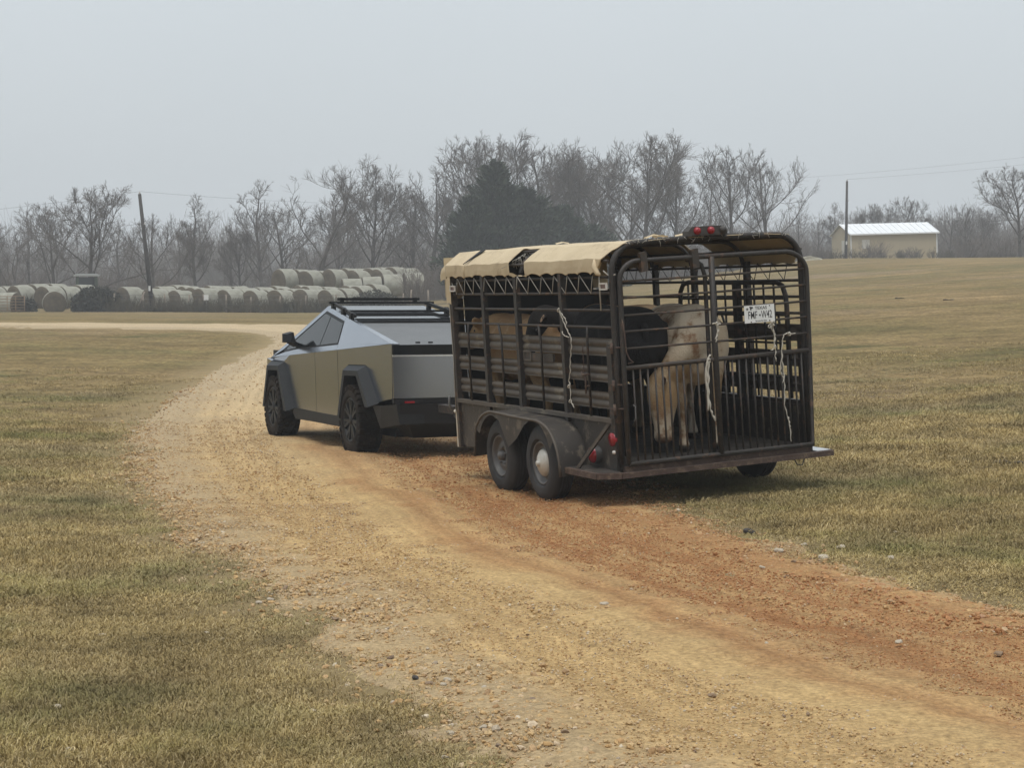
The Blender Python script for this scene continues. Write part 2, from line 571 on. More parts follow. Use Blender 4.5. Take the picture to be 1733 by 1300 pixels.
def make_road():
    nc = 46
    t = np.concatenate([np.linspace(-0.16, 0.10, 12, endpoint=False), np.linspace(0.10, 0.90, nc - 24, endpoint=False), np.linspace(0.90, 1.16, 12)])
    s = np.concatenate([np.linspace(0, 0.5, 700, endpoint=False), np.linspace(0.5, 1, 260)])
    i = np.clip((s * (NR - 1)), 0, NR - 1.001)
    k = i.astype(int); u = (i - k)[:, None]
    Lp = RLs[k] * (1 - u) + RLs[k + 1] * u
    Rp = RRs[k] * (1 - u) + RRs[k + 1] * u
    P = Lp[:, None] * (1 - t[None, :, None]) + Rp[:, None] * t[None, :, None]
    X, Y = P[..., 0].ravel(), P[..., 1].ravel()
    hw = np.linalg.norm(Rp - Lp, axis=1) / 2
    T, _ = np.meshgrid(t, s)
    dd = ((0.5 - np.abs(T - 0.5)) * 2 * hw[:, None]).ravel()
    T = T.ravel()
    near = np.clip(1.4 - np.hypot(X, Y) / 60, 0.15, 1)
    rut = (-0.034 * (np.exp(-((T - .645) / .045) ** 2) + .8 * np.exp(-((T - .79) / .045) ** 2) + .6 * np.exp(-((T - .27) / .06) ** 2)) + .012 * np.exp(-((T - .45) / .07) ** 2)) * near
    Z = H(X, Y) + gnoise(X, Y) + road_lift(dd, X, Y) + rut + near * (0.018 * fbm(X, Y, 5, 3) + 0.010 * vnoise(X, Y, 22))
    G = np.stack([X, Y, Z], 1).reshape(len(s), len(t), 3)
    mb = MB().grid(G)
    me = mb.mesh('dirt_road', M_ROAD)
    uvl = me.uv_layers.new(name='UVMap')
    li = np.empty(len(me.loops), np.int32)
    me.loops.foreach_get('vertex_index', li)
    vv = np.repeat(s, len(t)) * 40
    uvl.data.foreach_set('uv', np.stack([T[li], vv[li]], 1).astype(np.float32).ravel())
    at = me.attributes.new('redness', 'FLOAT', 'POINT')
    at.data.foreach_set('value', np.clip(1.25 - (Y - 12) / 26, 0.0, 1.0))
    return tag(link('dirt_road', me), kind='structure')

M_PASTURE = ground_material()
M_ROAD = road_material()
make_ground()
make_road()

def make_haze():
    m = bpy.data.materials.new('haze')
    m.use_nodes = True
    N, L = m.node_tree.nodes, m.node_tree.links
    N.clear()
    o = N.new('ShaderNodeOutputMaterial')
    v = N.new('ShaderNodeVolumePrincipled')
    v.inputs['Color'].default_value = (.96, .98, 1.0, 1)
    v.inputs['Density'].default_value = HAZE
    v.inputs['Anisotropy'].default_value = 0.0
    L.new(v.outputs[0], o.inputs['Volume'])
    b = MB().box((0, 0, 12.5), (880, 880, 31))
    ob = b.build('haze', m)
    return tag(ob, kind='stuff')
HAZE = 0.0012
make_haze()
# ------------------------------------------------------------------ bare trees
M_BARK = mat('bark', (.062, .053, .047), (.10, .088, .078), 3.0, 0.9, bump=0.4, bscale=30)
M_TWIG = mat('twigs', (.095, .082, .073), (.14, .122, .108), 0.6, 0.9)
M_TWIG_RED = mat('reddish_twigs', (.13, .085, .068), (.17, .12, .095), 0.6, 0.9)
M_CEDAR = mat('cedar_foliage', (.011, .021, .011), (.036, .050, .025), 0.9, 0.9)
M_BRUSH = mat('brush_twigs', (.12, .098, .085), (.165, .14, .118), 0.25, 0.95)
M_SCRUB = mat('scrub', (.06, .055, .035), (.11, .09, .055), 0.8, 0.95)

def prism(store, P, r0, r1, n):
    """tapered branch of n sides along the points P, appended to store"""
    P = np.asarray(P, float)
    k = len(P)
    d = unit(P[-1] - P[0])
    a = np.array([0, 0, 1.0]) if abs(d[2]) < 0.9 else np.array([1.0, 0, 0])
    N = unit(np.cross(d, a)); B = np.cross(d, N)
    th = np.arange(n) * 2 * np.pi / n + 0.3
    ring = np.cos(th)[:, None] * N + np.sin(th)[:, None] * B
    rr = np.linspace(r0, r1, k)
    V = (P[:, None, :] + rr[:, None, None] * ring[None]).reshape(-1, 3)
    o = store['n']
    i, j = np.meshgrid(np.arange(k - 1), np.arange(n), indexing='ij')
    F = np.stack([i * n + j, i * n + (j + 1) % n, (i + 1) * n + (j + 1) % n, (i + 1) * n + j], -1).reshape(-1, 4) + o
    store['v'].append(V); store['f'].append(F); store['n'] += len(V)

def prisms(store, P, r0, r1, n=3):
    """many branches at once: P (m, k, 3)"""
    P = np.asarray(P, float)
    m, k = P.shape[:2]
    if m == 0: return
    d = P[:, -1] - P[:, 0]
    d /= np.linalg.norm(d, axis=1)[:, None] + 1e-9
    a = np.where(np.abs(d[:, 2:3]) < 0.9, np.array([[0, 0, 1.0]]), np.array([[1.0, 0, 0]]))
    N = np.cross(d, a); N /= np.linalg.norm(N, axis=1)[:, None] + 1e-9
    B = np.cross(d, N)
    th = np.arange(n) * 2 * np.pi / n + 0.3
    ring = np.cos(th)[None, :, None] * N[:, None] + np.sin(th)[None, :, None] * B[:, None]          # m n 3
    t = np.linspace(0, 1, k)
    rr = np.broadcast_to(r0, (m,))[:, None] * (1 - t) + np.broadcast_to(r1, (m,))[:, None] * t          # m k
    V = P[:, :, None, :] + rr[:, :, None, None] * ring[:, None]
    o = store['n'] + np.arange(m)[:, None, None] * (k * n)
    i, j = np.meshgrid(np.arange(k - 1), np.arange(n), indexing='ij')
    q = np.stack([i * n + j, i * n + (j + 1) % n, (i + 1) * n + (j + 1) % n, (i + 1) * n + j], -1).reshape(1, -1, 4)
    store['v'].append(V.reshape(-1, 3)); store['f'].append((q + o).reshape(-1, 4)); store['n'] += m * k * n

def side_dirs(g, d, ang):
    """directions leaving the unit directions d at the angles ang"""
    a = np.cross(d, g.normal(0, 1, d.shape))
    a /= np.linalg.norm(a, axis=1)[:, None] + 1e-9
    return d * np.cos(ang)[:, None] + a * np.sin(ang)[:, None]

def offshoots(g, P, count, lmin, lmax, L, a0, a1, k, bend, up, f0=0.2):
    """count limbs off every limb of P (m, k0, 3); L: lengths of the limbs; returns their points and lengths"""
    m, k0 = P.shape[:2]
    idx = np.repeat(np.arange(m), count)
    n = len(idx)
    f = g.uniform(f0, 1.0, n) * (k0 - 1) * 0.999
    s = f.astype(int); u = (f - s)[:, None]
    A, Bq = P[idx, s], P[idx, s + 1]
    p = A + (Bq - A) * u
    d = Bq - A
    d /= np.linalg.norm(d, axis=1)[:, None] + 1e-9
    ln = L[idx] * g.uniform(lmin, lmax, n) * (1.2 - 0.55 * f / (k0 - 1))
    d = side_dirs(g, d, g.uniform(a0, a1, n))
    out = [p]
    for i in range(k - 1):
        d = d + g.normal(0, bend, d.shape); d[:, 2] += up
        d /= np.linalg.norm(d, axis=1)[:, None]
        out.append(out[-1] + d * (ln / (k - 1))[:, None])
    return np.stack(out, 1), ln, idx

def store_mesh(name, st, m):
    V = np.concatenate(st['v']); F = np.concatenate(st['f'])
    me = bpy.data.meshes.new(name)
    me.vertices.add(len(V)); me.vertices.foreach_set('co', V.astype(np.float32).ravel())
    nf, k = F.shape
    me.loops.add(nf * k); me.loops.foreach_set('vertex_index', F.astype(np.int32).ravel())
    me.polygons.add(nf); me.polygons.foreach_set('loop_start', np.arange(nf, dtype=np.int32) * k)
    me.polygons.foreach_set('use_smooth', np.ones(nf, bool))
    me.update(calc_edges=True)
    me.materials.append(m)
    return me

def new_store():
    return {'v': [], 'f': [], 'n': 0}

def curve(g, p, d, L, n, bend, up):
    """a wandering limb: start, direction, length, points, waviness, pull upwards"""
    P = [np.asarray(p, float)]
    d = unit(d)
    for i in range(n - 1):
        d = unit(d + g.normal(0, bend, 3) + np.array([0, 0, up]))
        P.append(P[-1] + d * L / (n - 1))
    return np.array(P), d

def side_dir(g, d, ang):
    a = unit(np.cross(d, g.normal(0, 1, 3)))
    return unit(d * math.cos(ang) + a * math.sin(ang))

def bare_tree(seed, h, spread=0.5, fork=0.3, lean=0.06, limbs=11, dens=1.0, gnarl=0.109, up=0.10, tw=0.0085):
    """trunk and crown of a leafless tree h metres high"""
    g = np.random.default_rng(seed)
    tr, cr = new_store(), new_store()
    r0 = h * 0.017 + 0.03
    P, d = curve(g, (0, 0, -0.3), (g.normal(0, lean), g.normal(0, lean), 1), h * (fork + 0.42), 9, gnarl * 0.45, 0.08)
    prism(tr, P, r0, r0 * 0.36, 7)
    L1 = []
    for i in range(limbs):
        f = fork + (1 - fork) * (i + g.random()) / limbs
        f = min(f / (fork + 0.42) * 0.62, 0.98)
        q = f * (len(P) - 1); k = min(int(q), len(P) - 2)
        p = P[k] + (P[k + 1] - P[k]) * (q - k)
        a = 2.4 * i + g.normal(0, 0.5)
        el = g.uniform(0.12, 0.68) + 0.5 * f
        dd = np.array([math.cos(a) * math.cos(el), math.sin(a) * math.cos(el), math.sin(el)])
        top = h - p[2]
        # limbs reach to a rounded crown outline
        er, ez, cz = h * spread * 0.78, h * 0.44, h * 0.56
        de = np.array([dd[0] / er, dd[1] / er, (dd[2] + up * 1.5) / ez]); pe = np.array([p[0] / er, p[1] / er, (p[2] - cz) / ez])
        qa, qb, qc = de @ de, pe @ de, pe @ pe - 1
        L = (-qb + math.sqrt(max(qb * qb - qa * qc, 0.02))) / qa * g.uniform(0.72, 0.98)
        Q, e = curve(g, p, dd, L, 7, gnarl, up)
        rr = r0 * (0.42 - 0.2 * f)
        prism(tr, Q, rr, rr * 0.25, 5)
        L1.append((Q, L, rr))
    Q, e = curve(g, P[-1], d, h * 0.2, 6, gnarl, 0.1)
    prism(tr, Q, r0 * 0.36, 0.02, 5)
    L1.append((Q, h * 0.28, r0 * 0.3))
    for Q, L, rr in L1:
        P2, l2, _ = offshoots(g, Q[None], int(7 * dens + L * 0.7), 0.26, 0.52, np.array([L]), 0.4, 1.05, 5, gnarl * 1.1, up * 0.9)
        prisms(cr, P2, max(rr * 0.32, 0.021), 0.011, 4)
        P3, l3, _ = offshoots(g, P2, int(5 * dens) + 1, 0.34, 0.66, l2, 0.4, 1.05, 4, gnarl * 1.2, up * 0.7)
        prisms(cr, P3, tw * 1.5, tw, 3)
        P4, l4, _ = offshoots(g, P3, int(4 * dens) + 1, 0.4, 0.75, l3, 0.35, 1.0, 2, 0.1, 0.15)
        prisms(cr, P4, tw, tw * 0.6, 3)
    return store_mesh('trunk', tr, M_BARK), store_mesh('crown', cr, M_TWIG)

def leaf_cards(g, C, size, along=None, wide=0.45):
    """small four-cornered sprays at the points C"""
    n = len(C)
    a = g.normal(0, 1, (n, 3)) if along is None else along + g.normal(0, .38, (n, 3))
    a /= np.linalg.norm(a, axis=1)[:, None]
    b = g.normal(0, 1, (n, 3)); b -= a * (a * b).sum(1)[:, None]; b /= np.linalg.norm(b, axis=1)[:, None]
    s = size * g.uniform(0.6, 1.4, (n, 1))
    V = np.stack([C - a * s, C + b * s * wide, C + a * s, C - b * s * wide], 1).reshape(-1, 3)
    return V, np.arange(4 * n).reshape(-1, 4)

def cedar_tree(seed, h, w):
    g = np.random.default_rng(seed)
    tr, cr = new_store(), new_store()
    prism(tr, np.array([(0, 0, -0.3), (0.05, 0, h * 0.5), (0, 0.05, h * 0.96)]), h * 0.022, 0.03, 6)
    pts, dirs = [], []
    nb = 230
    for i in range(nb):
        f = (i + g.random()) / nb
        z = h * (0.03 + 0.95 * f)
        L = w * (1 - f) ** 0.75 * (0.35 + 0.65 * min(1, f * 5 + 0.5)) * g.uniform(0.45, 1.3)
        a = 2.399 * i + g.normal(0, 0.3)
        d = np.array([math.cos(a), math.sin(a), g.uniform(0.15, 0.7)])
        Q, e = curve(g, (0, 0, z), d, L + 0.25, 6, 0.1, 0.06)
        prism(tr, Q, 0.03, 0.012, 3)
        m = int(22 + 22 * L)
        t = g.uniform(0.15, 1.05, m) ** 0.8 * 5
        k = np.minimum(t.astype(int), 4)
        C = Q[k] + (Q[k + 1] - Q[k]) * (t - k)[:, None]
        dr = (Q[k + 1] - Q[k]); dr /= np.linalg.norm(dr, axis=1)[:, None]
        dirs.append(dr + np.array([0, 0, .12]))
        pts.append(C + g.normal(0, 0.12 + 0.04 * L, (m, 3)) * np.array([1, 1, 0.8]))
    C = np.concatenate(pts)
    V, F = leaf_cards(g, C, 0.27, np.concatenate(dirs), 0.26)
    cr['v'].append(V); cr['f'].append(F); cr['n'] += len(V)
    return store_mesh('trunk', tr, M_BARK), store_mesh('crown', cr, M_CEDAR)

def shrub_store(st, g, base, h, w, stems, tw=0.012, sub=7):
    base = np.atleast_2d(base); m = len(base)
    h = np.repeat(np.broadcast_to(h, (m,)).astype(float), stems); w = np.repeat(np.broadcast_to(w, (m,)).astype(float), stems)
    b = np.repeat(base, stems, 0); n = len(b)
    a = g.uniform(0, 2 * np.pi, n); q = g.random(n) ** 0.7
    rad = np.stack([np.cos(a), np.sin(a), np.zeros(n)], 1)
    d = rad * (q * w / h)[:, None] + np.array([0, 0, 1.0])
    p = b + rad * (q * w * 0.25)[:, None]
    L = h * g.uniform(0.55, 1.0, n)
    out = [p]
    for i in range(3):
        d = d / np.linalg.norm(d, axis=1)[:, None] + g.normal(0, 0.16, d.shape); d[:, 2] += 0.05
        d /= np.linalg.norm(d, axis=1)[:, None]
        out.append(out[-1] + d * (L / 3)[:, None])
    P = np.stack(out, 1)
    prisms(st, P, tw * 1.8, tw, 3)
    P2, l2, _ = offshoots(g, P, sub, 0.2, 0.45, L, 0.4, 1.1, 2, 0.1, 0.2)
    prisms(st, P2, tw, tw * 0.7, 3)

TREE_SHAPES = {}
def tree_shape(kind):
    if kind in TREE_SHAPES:
        return TREE_SHAPES[kind]
    spec = {
        'broad1': dict(seed=1, h=10, spread=0.68, fork=0.22, limbs=12, gnarl=0.136, dens=1.15),
        'broad2': dict(seed=2, h=10, spread=0.73, fork=0.18, limbs=13, gnarl=0.150, dens=1.25),
        'broad3': dict(seed=3, h=10, spread=0.63, fork=0.25, limbs=12, gnarl=0.122, dens=1.3),
        'vase1': dict(seed=4, h=10, spread=0.76, fork=0.16, limbs=9, gnarl=0.088, dens=1.0, up=0.16),
        'vase2': dict(seed=5, h=10, spread=0.71, fork=0.30, limbs=10, gnarl=0.095, dens=0.95, up=0.15, lean=0.12),
        'tall1': dict(seed=6, h=10, spread=0.44, fork=0.30, limbs=12, gnarl=0.102, dens=0.95, up=0.14),
        'tall2': dict(seed=8, h=10, spread=0.49, fork=0.22, limbs=12, gnarl=0.116, dens=1.05, up=0.12),
        'round1': dict(seed=9, h=10, spread=0.41, fork=0.40, limbs=13, gnarl=0.136, dens=1.2),
        'crooked1': dict(seed=10, h=10, spread=0.51, fork=0.28, limbs=8, gnarl=0.204, dens=0.85, lean=0.2),
        'thin1': dict(seed=12, h=10, spread=0.49, fork=0.22, limbs=7, gnarl=0.122, dens=0.7, up=0.13),
    }[kind]
    a, b = bare_tree(**spec)
    zz = np.empty(len(b.vertices) * 3, np.float32); b.vertices.foreach_get('co', zz)
    TREE_SHAPES[kind] = (a, b, float(np.percentile(zz[2::3], 99.6)))
    return TREE_SHAPES[kind]

def plant_tree(kind, x, y, h, rot, label, group, name='bare_tree'):
    tr, cr, top = tree_shape(kind)
    z = float(H(np.array([x]), np.array([y]))[0])
    t = thing(name, label, 'tree', (x, y, z), rot, group)
    s = h / top
    t.scale = (s, s, s)
    link('trunk', tr, t); link('crown', cr, t)
    return t

TREES = [
    ('broad1', -33.17, 150, 9.72, 'two-stemmed wide bare tree above the short bale rows', 'bare winter trees along the field'),
    ('vase1', -37.77, 158, 8.74, 'smaller slanting bare tree left of the two-stemmed wide tree', 'bare winter trees along the field'),
    ('crooked1', -39.71, 152, 6.56, 'low dark crooked tree at the left edge behind the gate', 'bare winter trees along the field'),
    ('thin1', -44.1, 175, 8.12, 'thin faint tree near the left edge of the wood', 'bare winter trees along the field'),
    ('tall2', -46.78, 170, 8.29, 'bare tree cut by the left edge of the view', 'bare winter trees along the field'),
    ('vase2', -27.24, 146, 7.37, 'reddish many-stemmed bare tree behind the leaning pole', 'bare winter trees along the field'),
    ('round1', -26.1, 160, 9.52, 'slim bare tree with a small round crown, standing clear of the wood', 'bare winter trees along the field'),
    ('thin1', -38.79, 190, 8.7, 'faint thin tree between the wide tree and the leaning pole', 'bare winter trees along the field'),
    ('thin1', -34.09, 195, 8.27, 'faint thin tree behind the reddish many-stemmed one', 'bare winter trees along the field'),
    ('thin1', -28.7, 196, 7.66, 'short pale tree right of the round-crowned slim tree', 'bare winter trees along the field'),
    ('tall1', -24.34, 188, 12.24, 'tall pale slender tree over the left end of the back bales', 'bare winter trees along the field'),
    ('broad3', -22.99, 165, 7.52, 'bushy low tree just left of the tall pale slender one', 'bare winter trees along the field'),
    ('vase2', -19.78, 168, 9.13, 'spreading bare tree below and right of the tall pale slender one', 'bare winter trees along the field'),
    ('crooked1', -16.47, 160, 10.78, 'dark crooked tree with a twisting top above the back bales', 'bare winter trees along the field'),
    ('tall2', -16.18, 178, 9.44, 'narrow tree between the twisting tree and the big rounded oak', 'bare winter trees along the field'),
    ('broad2', -12.37, 168, 12.69, 'big rounded oak-like bare tree left of the evergreens', 'bare winter trees along the field'),
    ('tall2', -9.59, 176, 10.44, 'narrow bare tree just right of the big rounded oak', 'bare winter trees along the field'),
    ('tall1', -7.41, 172, 11.86, 'tall straight bare tree between the rounded oak and the evergreens', 'bare winter trees along the field'),
    ('vase1', -6.09, 182, 10.88, 'bare tree leaning out at the left foot of the evergreens', 'bare winter trees along the field'),
    ('vase1', -2.47, 172, 14.11, 'wide bare tree fanning out over the tip of the evergreens', 'bare winter trees along the field'),
    ('broad1', 0.3, 178, 14.5, 'tall broad bare tree straight behind the evergreen tip', 'bare winter trees along the field'),
    ('vase2', 3.32, 184, 14.44, 'bare tree with upright branches right of the evergreen tip', 'bare winter trees along the field'),
    ('broad3', 5.73, 176, 13.43, 'gnarled bare tree above the trailer roof, middle of the tall clump', 'bare winter trees along the field'),
    ('broad2', 8.64, 180, 13.58, 'dense gnarled oak left of the tallest right-hand crown', 'bare winter trees along the field'),
    ('broad1', 11.6, 172, 13.26, 'tallest dense oak of the clump, above the trailer rear', 'bare winter trees along the field'),
    ('broad3', 14.75, 176, 11.68, 'darker bushy bare tree closing the clump on the right', 'bare winter trees along the field'),
    ('tall1', 11.23, 190, 10.63, 'slim tree half hidden between the two dense oaks', 'bare winter trees along the field'),
    ('crooked1', 17.14, 186, 7.96, 'small crooked tree right behind the trailer lights', 'bare winter trees along the field'),
    ('vase1', 20.41, 178, 11.5, 'open tall bare tree first right of the dense clump', 'bare winter trees along the field'),
    ('vase2', 24.08, 180, 10.25, 'wide spreading bare tree with two trunks left of the shed', 'bare winter trees along the field'),
    ('thin1', 20.62, 198, 9.93, 'thin pale tree between the dense clump and the open tall tree', 'bare winter trees along the field'),
    ('thin1', 30.72, 205, 5.19, 'low faint tree between the spreading tree and the shed', 'bare winter trees along the field'),
    ('thin1', 33.73, 212, 4.53, 'small hazy tree left of the shed pole', 'bare winter trees along the field'),
    ('round1', 36.23, 214, 6.36, 'hazy round tree behind the left end of the shed', 'bare winter trees along the field'),
    ('broad3', 39.43, 216, 5.86, 'hazy bushy tree behind the shed roof, near its pole', 'bare winter trees along the field'),
    ('broad2', 42.03, 216, 6.65, 'hazy broad tree behind the middle of the shed roof', 'bare winter trees along the field'),
    ('tall2', 45.32, 218, 7.14, 'tallest hazy tree behind the right part of the shed roof', 'bare winter trees along the field'),
    ('broad3', 46.33, 214, 5.26, 'hazy low tree at the right corner of the shed', 'bare winter trees along the field'),
    ('tall1', 47.35, 208, 5.7, 'slim hazy tree standing alone right of the shed', 'bare winter trees along the field'),
    ('tall2', 48.92, 206, 5.87, 'two-stemmed hazy tree in the gap right of the shed', 'bare winter trees along the field'),
    ('broad2', 52.05, 212, 5.69, 'hazy broad tree left of the big tree at the right edge', 'bare winter trees along the field'),
    ('broad1', 45.04, 170, 7.99, 'large dark branching tree cut by the right edge of the view', 'bare winter trees along the field'),
    ('broad3', 52.69, 190, 6.2, 'hazy tree behind the large one at the right edge', 'bare winter trees along the field'),
]
for k, (kind, x, y, h, label, group) in enumerate(TREES):
    plant_tree(kind, x, y, h, k * 2.1, label, group)

for k, (x, y, h, w, label) in enumerate([
    (-1.32, 150, 10.78, 4.3, 'tallest pointed dark evergreen left of the trailer roof'),
    (-3.13, 146, 7.94, 3.0, 'lower dark evergreen on the left flank of the tallest one'),
    (1.1, 152, 8.45, 4.6, 'broad dark evergreen right of the tallest one'),
    (3.92, 156, 6.94, 4.0, 'bushy evergreen behind the middle of the trailer roof'),
    (6.59, 160, 5.21, 3.2, 'low evergreen at the right end of the dark group'),
]):
    tr, cr = cedar_tree(60 + k, h, w)
    z = float(H(np.array([x]), np.array([y]))[0])
    t = thing('cedar_tree', label, 'tree', (x, y, z), 0, 'dark evergreens among the bare trees')
    link('trunk', tr, t); link('crown', cr, t)

# the wood behind: one mass of bare stems and twigs
def mass(name, spots, m, seed, stems, sub, tw):
    g = np.random.default_rng(seed)
    st = new_store()
    zs = H(np.array([s[0] for s in spots]), np.array([s[1] for s in spots]))
    A = np.array(spots)
    shrub_store(st, g, np.stack([A[:, 0], A[:, 1], zs - 0.1], 1), A[:, 2], A[:, 3], stems, tw, sub)
    return tag(link(name, store_mesh(name, st, m)), kind='stuff')
g = np.random.default_rng(5)
spots = []
for i in range(330):                                     # far wood, low and even
    u = g.uniform(-0.31, 0.31)
    y = g.uniform(268, 335)
    hh = g.uniform(7.5, 13) if u < 0.05 else g.uniform(5.5, 9.5)
    spots.append((u * y, y, hh, g.uniform(3.5, 6)))
mass('distant_wood', spots, M_BRUSH, 21, 26, 10, 0.018)
spots = []
for i in range(240):                                     # brush under the trees
    u = g.uniform(-0.30, 0.30)
    y = g.uniform(158, 205) if u < -0.02 else g.uniform(184, 212)
    if u > 0.15 and u < 0.235: y = g.uniform(226, 240)
    hh = g.uniform(1.8, 4.4) if u < 0.06 else g.uniform(1.4, 3.6)
    spots.append((u * y, y, hh, g.uniform(1.6, 3.2)))
mass('undergrowth', spots, M_BRUSH, 22, 34, 8, 0.015)

# ------------------------------------------------------------------ shrubs one can tell apart
def shrub(x, y, h, w, label, m, seed, stems=70, leaves=0, name='shrub', group=None):
    g = np.random.default_rng(seed)
    st = new_store()
    shrub_store(st, g, (0, 0, -0.05), h, w, stems, 0.010, 8)
    z = float(H(np.array([x]), np.array([y]))[0])
    if leaves:
        a = g.uniform(0, 2 * np.pi, leaves); q = np.sqrt(g.random(leaves)) * w * 0.9
        zz = g.random(leaves) * h * 0.95 * (1 - (q / w) ** 2 * 0.6)
        V, F = leaf_cards(g, np.stack([q * np.cos(a), q * np.sin(a), zz], 1), 0.12)
        st['v'].append(V); st['f'].append(F + st['n']); st['n'] += len(V)
    o = link(name, store_mesh(name, st, m))
    o.location = (x, y, z)
    return tag(o, label, 'shrub', group)
M_DARKSHRUB = mat('dark_shrub', (.018, .020, .012), (.036, .034, .020), 1.5, 0.95)
shrub(-27.6, 127.6, 1.85, 1.9, 'dark dense thicket between the two groups of hay bales', M_DARKSHRUB, 31, 160, 5000)
shrub(-32.3, 127, 1.15, 0.9, 'small dark bush in front of the short bale row by the gate', M_DARKSHRUB, 32, 70, 500)
shrub(-9.0, 126, 1.5, 1.9, 'dark low bush below the raised bale stack, behind the truck', M_DARKSHRUB, 33, 100, 1300)
shrub(-6.6, 134, 3.2, 1.5, 'leafless grey bush at the right end of the raised bale stack', M_BRUSH, 34, 60)
shrub(35.6, 190, 2.0, 2.6, 'scraggly bare thicket in front of the tan shed', M_BRUSH, 35, 45, 0)
shrub(39.6, 191, 1.3, 1.6, 'thin low brush against the long wall of the shed', M_BRUSH, 36, 22, 0)
shrub(30.9, 192, 1.2, 1.8, 'low grey brush left of the tan shed', M_BRUSH, 37, 60, 0)

# weeds along the fence and the field edge
g = np.random.default_rng(44)
spots = [(x, 126.3 + g.normal(0, 0.5), g.uniform(0.6, 1.25), 0.55) for x in np.linspace(-27, -6, 120)]
spots += [(u * 192, 193 + g.normal(0, 2), g.uniform(0.7, 1.4), 0.9) for u in np.linspace(0.14, 0.30, 70)]
mass('dry_weeds', spots, M_SCRUB, 45, 16, 4, 0.012)

# ------------------------------------------------------------------ hay bales
M_BALE_SIDE = mat('bale_wrap', (.29, .285, .235), (.21, .205, .165), 2.0, 0.95, bump=0.8, bscale=18, c3=(.31, .305, .265), s3=3.0, t3=0.55)
M_BALE_END = mat('bale_end', (.12, .095, .06), (.07, .057, .038), 3.5, 0.95, bump=0.8, bscale=25)
def bale_mesh(seed):
    g = np.random.default_rng(seed)
    n, r, L = 36, 0.86, 1.5
    prof = [(-L / 2 + .02, 0.0), (-L / 2 - .01, .22), (-L / 2 + .02, .44), (-L / 2, .64), (-L / 2 + .05, r - .03), (-L / 2 + .12, r)] + [(q, r) for q in np.linspace(-.5, .5, 7)] + [(L / 2 - .12, r), (L / 2 - .05, r - .03), (L / 2, .64), (L / 2 - .02, .44), (L / 2 + .01, .22), (L / 2 - .02, 0.0)]
    mb = MB().lathe(prof, n, 'y')
    V = mb.v[0]
    rad = np.hypot(V[:, 0], V[:, 2]); th = np.arctan2(V[:, 0], V[:, 2])
    k = 1 + 0.02 * np.sin(3 * th + seed) + 0.018 * vnoise(th * 3, V[:, 1] * 3 + seed) + 0.02 * vnoise(V[:, 1] * 9, th * 0.7 + seed)
    V[:, 0] *= k; V[:, 2] *= k
    V[:, 2] = np.where(V[:, 2] < -0.74, -0.74 + (V[:, 2] + 0.74) * 0.3, V[:, 2]) + 0.77
    mb.m = [1 if (f // n) in (0, 1, 2, 3, len(prof) - 2, len(prof) - 3, len(prof) - 4, len(prof) - 5) else 0 for f in range(len(mb.f))]
    return mb.mesh('hay_bale', [M_BALE_SIDE, M_BALE_END], 50)
BALES = [bale_mesh(s) for s in range(4)]
g = np.random.default_rng(9)
def bale(x, y, z, rot, label, group):
    o = link('hay_bale', BALES[g.integers(0, 4)])
    o.location = (x, y, z)
    o.rotation_euler = (g.normal(0, .03), g.normal(0, .05), rot + g.normal(0, .07))
    o.scale = (g.uniform(.92, 1.06), g.uniform(.94, 1.02), g.uniform(.88, 1.05))
    return tag(o, label, 'hay bale', group)
ORD = ('first', 'second', 'third', 'fourth', 'fifth', 'sixth', 'seventh', 'eighth', 'ninth')
AX = R(-38)                                              # the rows run away to the right
ax = np.array([-math.sin(AX), math.cos(AX)])
def gz(x, y): return float(H(np.array([x]), np.array([y]))[0])
for i in range(9):                                       # the long block behind the fence
    x0, y0 = -26.0 + i * 1.70, 130.5 + 0.10 * i
    for j in range(4):
        x, y = x0 + ax[0] * 1.52 * j, y0 + ax[1] * 1.52 * j
        lab = ('first', 'second', 'third', 'fourth', 'fifth', 'sixth', 'seventh', 'eighth', 'ninth')[i] + ' dark-ended hay bale from the left along the wire fence' if j == 0 else ORD[j - 1] + ' bale behind the front one in the ' + ORD[i] + ' row of the long fenced block'
        bale(x, y, gz(x, y) + .05 * j, AX, lab, 'front bales along the wire fence' if j == 0 else 'bales in the rows behind the fence bales')
for i in range(5):                                       # the double-height block behind
    x0, y0 = -17.0 + i * 1.78, 144.0 + 0.3 * i
    for j in range(3):
        x, y = x0 + ax[0] * 1.54 * j, y0 + ax[1] * 1.54 * j
        bale(x, y, gz(x, y) + 1.42, AX, ORD[j] + ' bale from the front in the ' + ORD[i] + ' row on top of the back block', 'bales on top of the higher back block')
    bale(x0, y0, gz(x0, y0) - .1, AX, ORD[i] + ' lower bale from the left, carrying others in the back block', 'lower bales of the higher back block')
for i in range(4):                                       # its near row, lying side on
    x, y = -11.6 + i * 1.46, 138.5 + i * .35
    bale(x, y, gz(x, y) + (.85 if i else .75), R(-80), ('first', 'second', 'third', 'fourth')[i] + ' pale round bale from the left of those lying side on by the back block', 'bales lying side on')
for i in range(3):                                       # the short rows by the gate
    x0, y0 = -35.4 + i * 2.0, 131.0
    for j in range(3):
        x, y = x0 + ax[0] * 1.52 * j - 0.2, y0 + ax[1] * 1.52 * j
        bale(x, y, gz(x, y) + 0.25, AX, ORD[j] + ' bale from the front in the ' + ORD[i] + ' short row behind the farm gate', 'bales behind the farm gate')
bale(-30.9, 129.3, gz(-30.9, 129.3) - 0.1, R(20), 'low brown hay bale between the thicket and the short rows', None)
bale(-33.6, 127.8, gz(-33.6, 127.8) - 0.35, R(75), 'sunken tan hay bale right behind the farm gate', None)

